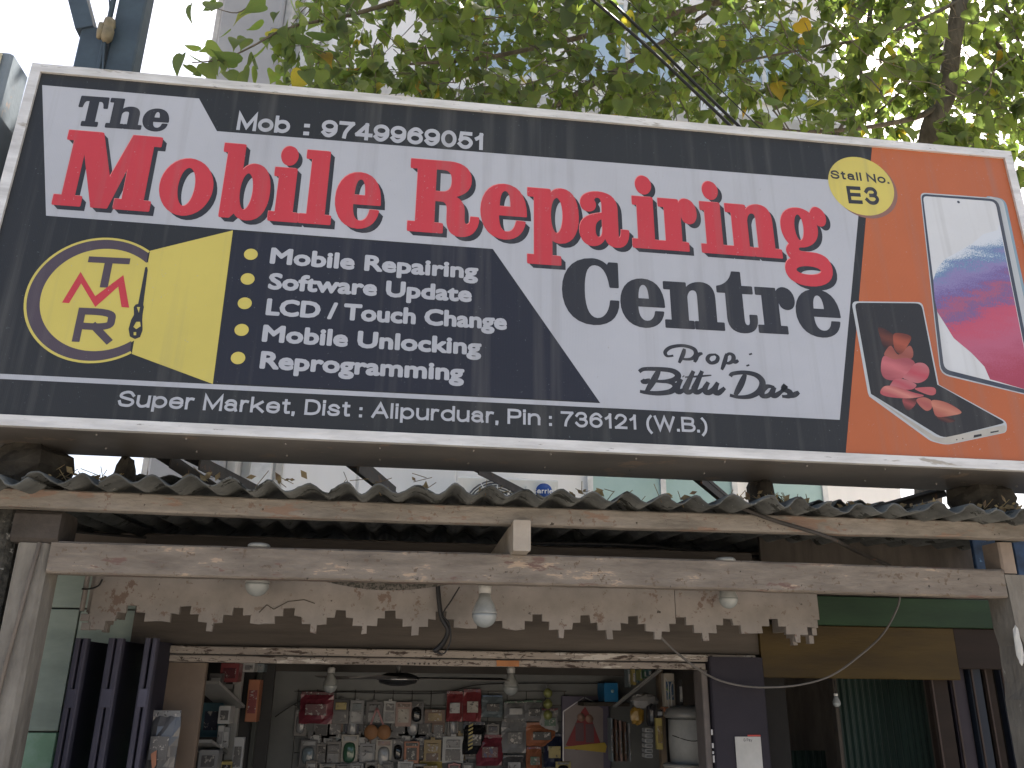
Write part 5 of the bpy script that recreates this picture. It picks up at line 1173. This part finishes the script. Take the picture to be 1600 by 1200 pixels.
for i, (a, c, mm, lb_) in enumerate(((1450, 1478, m_bb, 'brown folded door leaf nearest the ribbed shutter'), (1487, 1510, flat('dk_violet', (.022, .016, .026), .6), 'dark violet folded door leaf of the right stall'),
                                (1514, 1532, flat('dk_blue', (.010, .017, .03), .6), 'dark blue folded door leaf of the right stall'), (1540, 1556, m_bb, 'narrow brown door edge near the right post'), (1562, 1600, flat('dk_blue2', (.009, .014, .026), .6), 'broad dark blue door leaf behind the right post'))):
    a_ = at(a, 1050, 3.56); c2_ = at(c, 1050, 3.56)
    t = thing('folded_leaf', lb_, 'door', (a_.x, 3.56, GROUND + .12), 'folded doors of the right stall')
    MB().bbox((a_.x, 3.56 + .02 * (i % 2), GROUND + .12), (c2_.x, 3.60 + .02 * (i % 2), at(a, 1043, 3.56).z), .003).build('leaf', mm, t)
    MB().bbox((a_.x + .004, 3.552 + .02 * (i % 2), GROUND + .13), (a_.x + .012, 3.559 + .02 * (i % 2), at(a, 1046, 3.56).z), .001).build('edge_strip', flat('edge_br', (.05, .032, .026), .6), t)
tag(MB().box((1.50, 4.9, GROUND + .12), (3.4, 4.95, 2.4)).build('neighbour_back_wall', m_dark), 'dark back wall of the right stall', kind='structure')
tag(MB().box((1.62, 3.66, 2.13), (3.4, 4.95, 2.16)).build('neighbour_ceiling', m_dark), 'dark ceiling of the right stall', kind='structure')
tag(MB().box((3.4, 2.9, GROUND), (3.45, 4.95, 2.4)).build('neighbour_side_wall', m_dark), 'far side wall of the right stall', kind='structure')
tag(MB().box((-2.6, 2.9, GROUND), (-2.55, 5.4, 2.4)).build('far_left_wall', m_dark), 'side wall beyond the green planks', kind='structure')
tag(MB().box((-2.6, 5.3, GROUND), (3.4, 5.35, 2.12)).build('market_back_wall', m_dark), 'low rear wall of the row of stalls, leaving a gap for light', kind='structure')  # unseen wall kept low so light enters beneath the roof
bulb(1308, 1105, 3.6, .016, 'tiny whitish bulb glowing faintly before the ribbed shutter'.replace('glowing faintly ', 'hanging '), .05)
carton(1212, 1122, 1224, 1135, 4.2, ('gold', 'brown'), 'dim tan carton, upper one in the dark right stall', .06)
carton(1216, 1138, 1228, 1170, 4.2, ('lime', 'brown'), 'dim olive carton, lower one in the dark right stall', .06)
# upper right bits between beams
tag(MB().bbox((at(1520, 850, 3.2).x, 3.2, 2.18), (at(1556, 850, 3.2).x, 3.22, 2.4), .003).build('blue_banner', mat('blue_banner', (.03, .07, .16), (.015, .03, .06), scale=12, rough=.6, spots=[((.10, .2, .35), 30, .62)])), 'small blue printed sheet behind the beams at the upper right', 'banner')
tag(MB().bbox((at(1583, 850, 3.2).x, 3.2, 2.18), (at(1640, 850, 3.2).x, 3.22, 2.4), .003).build('blue_banner', MATS['blue_banner']), 'blue printed sheet at the right edge beside the brown post top', 'banner')
wire('dangling_wire', [at(1022, 985, 3.12), at(1060, 1022, 3.2), at(1108, 1056, 3.4), at(1150, 1070, 3.45), at(1195, 1074, 3.42), at(1250, 1070, 3.42), at(1300, 1055, 3.42), at(1345, 1023, 3.42), at(1380, 990, 3.42), at(1402, 950, 3.42), at(1406, 930, 3.42)], .0042, 'thin pale wire looping from the fringe past the purple pillar to the green fascia', mat('grey_wire', (.16, .15, .14), rough=.6))
wire('hanging_wire', [at(684, 914, 3.07), at(686, 940, 3.07), at(690, 965, 3.07), at(700, 985, 3.07), at(692, 1005, 3.09), at(678, 1018, 3.1)], .009, 'thick black taped wire hanging down over the middle of the fringe')
wire('loop_wire', [at(718, 917, 3.06), at(704, 940, 3.06), at(692, 960, 3.06), at(702, 975, 3.05), at(704, 1000, 3.05), at(694, 1021, 3.05), at(680, 1018, 3.06)], .0028, 'thin black wire making a loop beside the thick taped wire')
wire('corner_wire', [at(128, 920, VY - .02), at(140, 920, VY - .02), at(154, 915, VY - .02), at(160, 905, VY - .02)], .003, 'short curved black wire at the left corner of the fringe')
wire('roof_wire', [at(105, 830, 3.6), at(300, 846, 3.7), at(500, 862, 3.7), at(730, 868, 3.7)], .006, 'dark wire strung low along the rear beam at the left')
wire('roof_wire', [at(830, 848, 3.5), at(1000, 852, 3.55), at(1150, 868, 3.6), at(1300, 868, 3.6), at(1440, 855, 3.6)], .007, 'dark wire strung along the rear beam at the right')
st_ = wire('dry_stick', [at(1150, 790, 2.72), at(1200, 810, 2.72), at(1290, 838, 2.74), at(1340, 862, 3.0), at(1390, 884, 3.2)], .007, 'rusty crooked stick slanting across the front beam at the right', m_iron, 'stick')
# woven tray above the beam
wt = MB(); pm_ = [at(490 + k * 21, 904.5 + 13 * math.sin(math.pi * k / 10) + k * .9, 3.0) for k in range(11)]
pt = [at(490 + k * 21, 903 + k * .9, 3.0) for k in range(11)]
wt.prism(pm_ + pt[::-1], (0, .004, 0)); tag(wt.build('mesh_tray', mat('woven_mesh', (.12, .11, .10), (.04, .04, .035), scale=90, rough=.9, lo=.45, hi=.55)), 'curved dark mesh sagging below the tie beam left of the bulb', 'mesh')
for (a, c, lb_) in ((385, 421, 'flat white lamp base on top of the tie beam at the left'), (1120, 1151, 'flat white lamp base on top of the tie beam at the right')):
    p0_ = at(a, 854 if a < 800 else 877, 2.815); p1_ = at(c, 854, 2.815)
    o = MB().lathe(((p0_.x + p1_.x) / 2, 2.835, 2.1625), [(.035, -.002), (.036, .004), (.03, .010)], 20).build('lamp_base', m_cap); tag(o, lb_, 'lamp base', 'lamp bases on the beam')

# ================================================================== NEIGHBOUR SIGN, POLE, CABLES
p = at(20, 84, 2.62); pbk = atx(47, 115, p.x)
nb = thing('neighbour_signboard', 'edge of a weathered neighbouring signboard at the upper left', 'signboard', (p.x - .3, p.y, 2.5))
m_nb = mat('weathered_haze_board', (.17, .21, .25), (.10, .125, .15), scale=5, rough=.7, bump=.2, spots=[((.30, .22, .18), 4, .58), ((.04, .04, .05), 20, .68)], streak=(1, 1, .5))  # pale blue-grey base carries the hazy glare; spots are wear
MB().bbox((p.x - .9, p.y, 2.45), (p.x, pbk.y, p.z), .01).build('box', m_nb, nb)
MB().bbox((p.x - .9, p.y - .012, 2.46), (p.x - .03, p.y - .001, p.z - .01), .005).build('cream_face', mat('cream_face', (.42, .40, .30), rough=.6), nb)
m_pole = mat('pole_steel', (.065, .095, .13), (.05, .07, .095), scale=6, rough=.6, bump=.1)  # bluish tint paints the glare haze into the steel colour
PY = 4.2
pole = thing('utility_pole', 'dark steel utility pole with a side leg and a slanted brace behind the sign', 'pole', (at(197, 60, PY).x, PY, GROUND))
xa = at(172, 60, PY).x; xb = at(217, 60, PY).x
MB().bbox((xa, PY, GROUND), (xb, PY + .12, 9), .01).build('shaft', m_pole, pole)
MB().bbox((xa - .03, PY - .03, GROUND), (xa - .008, PY + .0, 9), .004).build('cable_run', m_pole, pole)
la, lb2 = at(116, 90, PY).x, at(157, 90, PY).x; lzt = at(138, 42, PY).z
MB().bbox((la, PY, GROUND), (lb2, PY + .1, lzt), .01).build('side_leg', m_pole, pole)
pt0 = at(140, 44, PY + .05); pt1 = at(108, -60, PY + .05)
MB().bar(pt0 + Vector((0, 0, -.05)), pt1, .13, .10).build('slanted_brace', m_pole, pole)
cl = at(169, 47, PY - .05)
MB().lathe(cl + Vector((0, 0, -.06)), [(.02, -.02), (.032, 0), (.034, .06), (.028, .075), (.034, .09), (.03, .13), (.014, .14)], 16).build('insulator', mat('old_porcelain', (.26, .22, .14), (.15, .13, .09), scale=15, rough=.5), pole)
MB().lathe(cl + Vector((-.035, -.01, -.03)), [(.015, -.04), (.02, 0), (.018, .06)], 12).build('insulator', MATS['old_porcelain'], pole)
MB().tube(smooth([at(171, 0, PY - .03), at(172, 20, PY - .03), at(168, 40, PY - .04), at(163, 75, PY - .04), at(160, 118, PY - .04)], 5), .006, 6).build('tie_wire', m_pole, pole)
wire('overhead_cable', [at(900, -22, 3.6), at(1000, 63, 3.55), at(1080, 138, 3.5), at(1160, 215, 3.45), at(1240, 300, 3.4)], .0085, 'thick black overhead cable in front of the leaves, left one of the pair')
wire('overhead_cable', [at(920, -30, 3.7), at(1010, 55, 3.65), at(1080, 125, 3.6), at(1170, 212, 3.55), at(1260, 300, 3.5)], .0085, 'thick black overhead cable in front of the leaves, right one of the pair')
wire('overhead_cable', [at(950, -30, 3.8), at(1040, 60, 3.75), at(1120, 135, 3.7), at(1210, 222, 3.65), at(1290, 300, 3.6)], .003, 'thin black overhead wire right of the two thick cables')

# ================================================================== TREE
def leaf_material():
    m = bpy.data.materials.new('leaf'); m.use_nodes = True; nt = m.node_tree; n = nt.nodes; L = nt.links
    n.remove(n['Principled BSDF']); out = n['Material Output']
    ge = n.new('ShaderNodeNewGeometry'); oi = n.new('ShaderNodeObjectInfo'); ad = n.new('ShaderNodeMath'); ad.operation = 'ADD'
    L.new(ge.outputs['Random Per Island'], ad.inputs[0]); L.new(oi.outputs['Random'], ad.inputs[1])
    fr_ = n.new('ShaderNodeMath'); fr_.operation = 'FRACT'; L.new(ad.outputs[0], fr_.inputs[0])
    cr = n.new('ShaderNodeValToRGB'); e = cr.color_ramp.elements
    e[0].position = 0; e[0].color = (.052, .072, .032, 1); e[1].position = 1; e[1].color = (.26, .15, .02, 1)
    for p_, c in ((.35, (.078, .105, .038)), (.7, (.108, .138, .044)), (.965, (.115, .15, .042)), (.985, (.26, .23, .04))):
        q = e.new(p_); q.color = (*c, 1)
    L.new(fr_.outputs[0], cr.inputs[0])
    tc = n.new('ShaderNodeTexCoord'); nz = n.new('ShaderNodeTexNoise'); nz.inputs['Scale'].default_value = 30; L.new(tc.outputs['Object'], nz.inputs['Vector'])
    mx = n.new('ShaderNodeMix'); mx.data_type = 'RGBA'; mx.blend_type = 'MULTIPLY'; mx.inputs[0].default_value = .5; L.new(cr.outputs[0], mx.inputs[6]); L.new(nz.outputs['Color'], mx.inputs[7])
    br_ = n.new('ShaderNodeBrightContrast'); br_.inputs['Bright'].default_value = .012; L.new(mx.outputs[2], br_.inputs[0])
    d = n.new('ShaderNodeBsdfPrincipled'); d.inputs['Roughness'].default_value = .55; d.inputs['Specular IOR Level'].default_value = .35; L.new(br_.outputs[0], d.inputs['Base Color'])
    t = n.new('ShaderNodeBsdfTranslucent'); g2 = n.new('ShaderNodeMix'); g2.data_type = 'RGBA'; g2.blend_type = 'MULTIPLY'; g2.inputs[0].default_value = 1; L.new(br_.outputs[0], g2.inputs[6]); g2.inputs[7].default_value = (3.3, 3.6, 1.6, 1)
    L.new(g2.outputs[2], t.inputs[0]); ms = n.new('ShaderNodeMixShader'); ms.inputs[0].default_value = .5
    L.new(d.outputs[0], ms.inputs[1]); L.new(t.outputs[0], ms.inputs[2]); L.new(ms.outputs[0], out.inputs[0]); return m
M_LEAF = leaf_material()
# heart-shaped leaf with a drip tip, hanging down local -Z, facing -Y, stem at the origin
def leaf_shape(fold=.25, curl=.3):
    half = [(0, 0), (.18, .06), (.36, .02), (.46, -.14), (.45, -.34), (.34, -.55), (.18, -.74), (.06, -.90), (0, -1.12)]
    V = []; mid = [(0, -.0), (0, -.14), (0, -.34), (0, -.55), (0, -.74), (0, -.90)]
    def bend(x, z): return (x, -fold * abs(x) + curl * (z * z) * .5, z)
    pts = [bend(*p) for p in half] + [bend(-p[0], p[1]) for p in half[1:-1]] + [bend(*p) for p in mid[1:]]
    nh = len(half); m0 = nh + nh - 2
    R = list(range(1, nh - 1)); Lf = list(range(nh, nh + nh - 2)); M = [0] + [m0 + i for i in range(5)] ; tip = nh - 1
    F = []
    for side, fl in ((R, 0), (Lf, 1)):
        rows = [(M[0], side[0]), (None, side[1])]
        f = [(0, side[0], side[1], M[1]), (M[1], side[1], side[2]), (M[1], side[2], side[3], M[2]), (M[2], side[3], side[4], M[3]), (M[3], side[4], side[5], M[4]), (M[4], side[5], side[6], M[5]), (M[5], side[6], tip)]
        F += [tuple(reversed(q)) if fl else q for q in f]
    return pts, F
LEAFS = [leaf_shape(.2, .35), leaf_shape(.35, .7), leaf_shape(.12, -.3)]
leaf_me = []
for pts, F in LEAFS:
    me = bpy.data.meshes.new('leaf'); me.from_pydata(pts, [], F); me.polygons.foreach_set('use_smooth', [True] * len(F)); me.materials.append(M_LEAF); leaf_me.append(me)
rt = random.Random(42)
TY = 5.2
troot = at(1430, 1000, TY); troot = Vector((troot.x, TY, GROUND))
tree = thing('heart_leaf_tree', 'tree with heart-shaped leaves and a dark slender trunk rising behind the sign', 'tree', troot)
m_bark = mat('bark', (.17, .145, .115), (.08, .067, .052), scale=9, rough=.95, bump=.6, bscale=30, spots=[((.14, .13, .11), 16, .68)], streak=(2, 2, .5))
def limb(pxs, Y0, Y1, r0, r1, name='branch'):
    n = len(pxs); pts = [at(x, y, Y0 + (Y1 - Y0) * i / (n - 1)) for i, (x, y) in enumerate(pxs)]
    sm = smooth(pts, 5); R = [r0 + (r1 - r0) * i / (len(sm) - 1) for i in range(len(sm))]
    R = [r * rt.uniform(.93, 1.07) for r in R]
    MB().tube(sm, R, 9).build(name, m_bark, tree); return sm
tp_ = [troot, Vector((troot.x + .05, TY + .02, 1.5)), at(1448, 420, TY), at(1452, 215, TY), at(1478, 150, TY), at(1487, 80, TY), at(1500, 0, TY), at(1520, -120, TY)]
sm = smooth(tp_, 6); MB().tube(sm, [.092 - .03 * i / (len(sm) - 1) for i in range(len(sm))], 12).build('trunk', m_bark, tree)
limbs = [sm[12:]]
for pxs, a, b2, r0, r1 in (([(1478, 158), (1440, 180), (1390, 193), (1320, 203), (1240, 205), (1180, 190)], 5.2, 4.8, .028, .008),
        ([(1368, -40), (1358, 30), (1342, 88), (1345, 128), (1322, 185), (1298, 222)], 5.6, 5.0, .022, .014),
        ([(1502, 0), (1450, 25), (1380, 55), (1290, 72), (1180, 92), (1080, 120)], 5.2, 4.6, .018, .006),
        ([(1500, 5), (1545, 55), (1600, 112), (1660, 150)], 5.2, 5.0, .022, .012), ([(1480, 120), (1530, 135), (1600, 137)], 5.2, 5.3, .012, .006),
        ([(1120, 10), (1060, 50), (960, 112), (880, 158), (850, 175)], 5.0, 4.6, .014, .022), ([(1480, 60), (1400, 150), (1340, 200), (1300, 240)], 5.3, 5.5, .012, .006),
        ([(1500, -10), (1250, -20), (1060, 20), (900, 60), (760, 90), (640, 100)], 5.2, 4.3, .035, .008), ([(1500, -60), (1200, -90), (900, -60), (700, -20), (560, 20), (470, 38)], 5.2, 3.8, .035, .007),
        ([(470, 38), (430, 52), (395, 72), (350, 92), (300, 98)], 3.8, 3.6, .007, .003), ([(400, 0), (370, 20), (330, 10)], 3.8, 3.7, .004, .002), ([(1560, -20), (1590, 60), (1600, 130)], 5.3, 5.2, .02, .012)):
    limbs.append(limb(pxs, a, b2, r0, r1))
tw = MB(); leaves = []      # leaves: (position, size, rotation matrix, mesh index)
def add_leaf(p, s):
    d = Vector(p) - CAM; f = max(d.dot(FWD), .1)     # few leaves hang on the street side of the trunk
    if p[1] < TY + .05 and abs(d.dot(RIGHT) / f * F_PX + 800 - 1492) < 30 and 600 - d.dot(UP) / f * F_PX < 180 and rt.random() < .9: return
    yaw = rt.gauss(0, 1.0) if rt.random() < .75 else rt.uniform(0, 6.28)
    M = Matrix.Rotation(yaw, 3, 'Z') @ Matrix.Rotation(rt.gauss(-.35, .45), 3, 'X') @ Matrix.Rotation(rt.gauss(0, .4), 3, 'Y')
    leaves.append((Vector(p), s * rt.choice((rt.uniform(.5, .8), rt.uniform(.8, 1.1), rt.uniform(.95, 1.35))), M, rt.randrange(3)))
def twig(p0, d, n, s, step=.055, droop=.25):
    p = Vector(p0); pts = [p.copy()]; d = Vector(d).normalized()
    for i in range(n):
        d = (d + Vector((rt.uniform(-.3, .3), rt.uniform(-.3, .3), rt.uniform(-.25, .2) - droop * .25))).normalized(); p = p + d * step; pts.append(p.copy())
        off = Vector((rt.uniform(-.03, .03), rt.uniform(-.03, .03), -.015)); add_leaf(p + off, s)
        tw.tube([p, p + off], .0012, 3, False)
        if rt.random() < .5: add_leaf(p + Vector((rt.uniform(-.05, .05), rt.uniform(-.05, .05), rt.uniform(-.04, .01))), s * .9)
    tw.tube(pts, [.004 - .0025 * i / len(pts) for i in range(len(pts))], 4, False)
def dens(px, py):
    if py > 260 or px < 470: return 0
    if px < 640: return .8
    if px < 1160: return 1.0
    if 1165 < px < 1225 and py > 95: return .15
    if px < 1320: return .75
    return .95
cnt = 0
while cnt < 1620:
    px, py = rt.uniform(470, 1860), rt.uniform(-170, 255); Y = rt.uniform(3.7, 6.2)
    if px > 1250: Y = rt.uniform(4.3, 6.6)
    if rt.random() > dens(min(px, 1599), py) : continue
    twig(at(px, py, Y), (rt.uniform(-1, 1), rt.uniform(-.6, .6), rt.uniform(-.6, .7)), rt.randint(3, 7), .098 + .02 * (px > 1250)); cnt += 1
# unseen twigs added above the lane to shade the sign from the sky
for k in range(750):
    p = Vector((rt.uniform(-3.0, 4.6), rt.uniform(-3.0, 4.6), rt.uniform(7.0, 8.4)))
    twig(p, (rt.uniform(-1, 1), rt.uniform(-1, 1), rt.uniform(-.5, .5)), rt.randint(4, 7), .12, .08)
# the loose spray at the upper left
for (x, y, s) in ((300, 8, .085), (333, 4, .1), (337, 8, .1), (285, 85, .095), (303, 92, .08), (322, 78, .09), (338, 72, .07), (352, 84, .1), (365, 90, .085), (315, 116, .07), (395, 85, .11), (372, 62, .09), (405, 45, .1), (432, 20, .09), (420, 58, .08), (456, 62, .1), (440, 92, .08), (470, 20, .1), (380, 110, .07), (488, 60, .09), (360, 48, .07), (395, 20, .09), (455, 5, .1), (500, 110, .08), (505, 130, .07), (412, 78, .1), (428, 112, .08), (385, 60, .1), (446, 40, .09), (466, 84, .1), (478, 112, .08), (355, 112, .08), (402, 112, .09), (340, 96, .09), (325, 98, .08), (292, 102, .07), (308, 80, .07), (415, 8, .1), (436, 52, .1), (395, 98, .1), (460, 44, .1), (372, 100, .09)):
    add_leaf(at(x, y, 3.7 + rt.uniform(-.1, .15)), s * 1.3)
for k in range(130):                              # bare hanging twigs and thin branches
    px, py = rt.uniform(620, 1640), rt.uniform(-120, 190); p = at(px, py, rt.uniform(3.9, 5.4)); d = Vector((rt.uniform(-1, 1), rt.uniform(-.5, .5), rt.uniform(-.7, .3))).normalized(); pts = [p.copy()]
    for i in range(rt.randint(6, 13)):
        d = (d + Vector((rt.uniform(-.25, .25), rt.uniform(-.2, .2), rt.uniform(-.2, .12)))).normalized(); p = p + d * .07; pts.append(p.copy())
    r0 = rt.uniform(.002, .006); tw.tube(pts, [r0 * (1 - .6 * i / len(pts)) for i in range(len(pts))], 5, False)
tag(tw.build('twigs', m_bark, tree), kind='stuff')
# the 300 largest in view are parts, the rest one mesh
def score(lf):
    d = lf[0] - CAM; f = d.dot(FWD)
    if f < .3: return 0
    x = d.dot(RIGHT) / f * F_PX + 800; y = 600 - d.dot(UP) / f * F_PX
    if not (-5 < x < 1605 and -5 < y < 235 and y < 95 + .09 * x): return 0
    return lf[1] / f
leaves.sort(key=score, reverse=True)
for (p, s, M, k) in leaves[:300]:
    o = bpy.data.objects.new('leaf', leaf_me[k]); col.objects.link(o); o.parent = tree
    o.matrix_parent_inverse = Matrix.Translation(-troot)
    o.matrix_basis = Matrix.Translation(p) @ (M * s).to_4x4()
fm = MB()
for (p, s, M, k) in leaves[300:]:
    pts, F = LEAFS[k]; fm.add([p + (M @ Vector(v)) * s for v in pts], F, True)
tag(fm.build('foliage', M_LEAF, tree), kind='stuff')
print('leaves', len(leaves))

# dead leaves and dry twigs on the roof edge
m_dry = mat('dry_leaf', (.30, .24, .12), (.12, .08, .05), scale=20, rough=.9)
db = MB(); rd = random.Random(9)
for (px, py, Y, n, sp) in ((120, 745, 2.75, 26, .09), (160, 748, 2.8, 18, .05), (440, 748, 2.7, 8, .03), (1238, 782, 2.7, 22, .05), (1345, 786, 2.72, 6, .03), (1180, 780, 2.75, 16, .05), (1580, 792, 2.7, 22, .06), (560, 757, 2.68, 8, .05), (330, 748, 2.7, 10, .06), (760, 766, 2.68, 8, .06), (930, 770, 2.7, 12, .08), (1060, 778, 2.68, 8, .05), (1460, 792, 2.7, 10, .05), (640, 760, 2.7, 5, .05)):
    for _ in range(n):
        c = at(px, py, Y) + Vector((rd.gauss(0, sp), rd.uniform(0, .08), abs(rd.gauss(0, .014)))); a = rd.uniform(0, 6.28); s = rd.uniform(.008, .022)
        u = Vector((math.cos(a), rd.uniform(-.4, .4), math.sin(a))) * s; v_ = Vector((-math.sin(a), rd.uniform(-.4, .4), math.cos(a))) * s * .5
        if rd.random() < .5: db.add([c - u, c - v_, c + u, c + v_], [(0, 1, 2, 3)])
        else: db.tube([c - u * 1.6, c + u * 1.6], .0014, 3, False)
tag(db.build('dead_leaves', m_dry), 'scattered dead leaves and dry twigs along the roof edge', kind='stuff')
# carrier badge on the air conditioner
ob = at(850, 768, BY - .64)
MB().lathe(ob, [(.001, -.006), (.085, -.004), (.085, .004)], 28, 1).build('logo', mat('logo_blue', (.02, .07, .28), rough=.4), ac).scale = (1, 1, 1)
plain_text('Carrier', ob.x - .125, ob.x + .125, ob.z - .022, .05, ob.y - .009, mat('logo_white', (.8, .8, .8), rough=.5), ac)
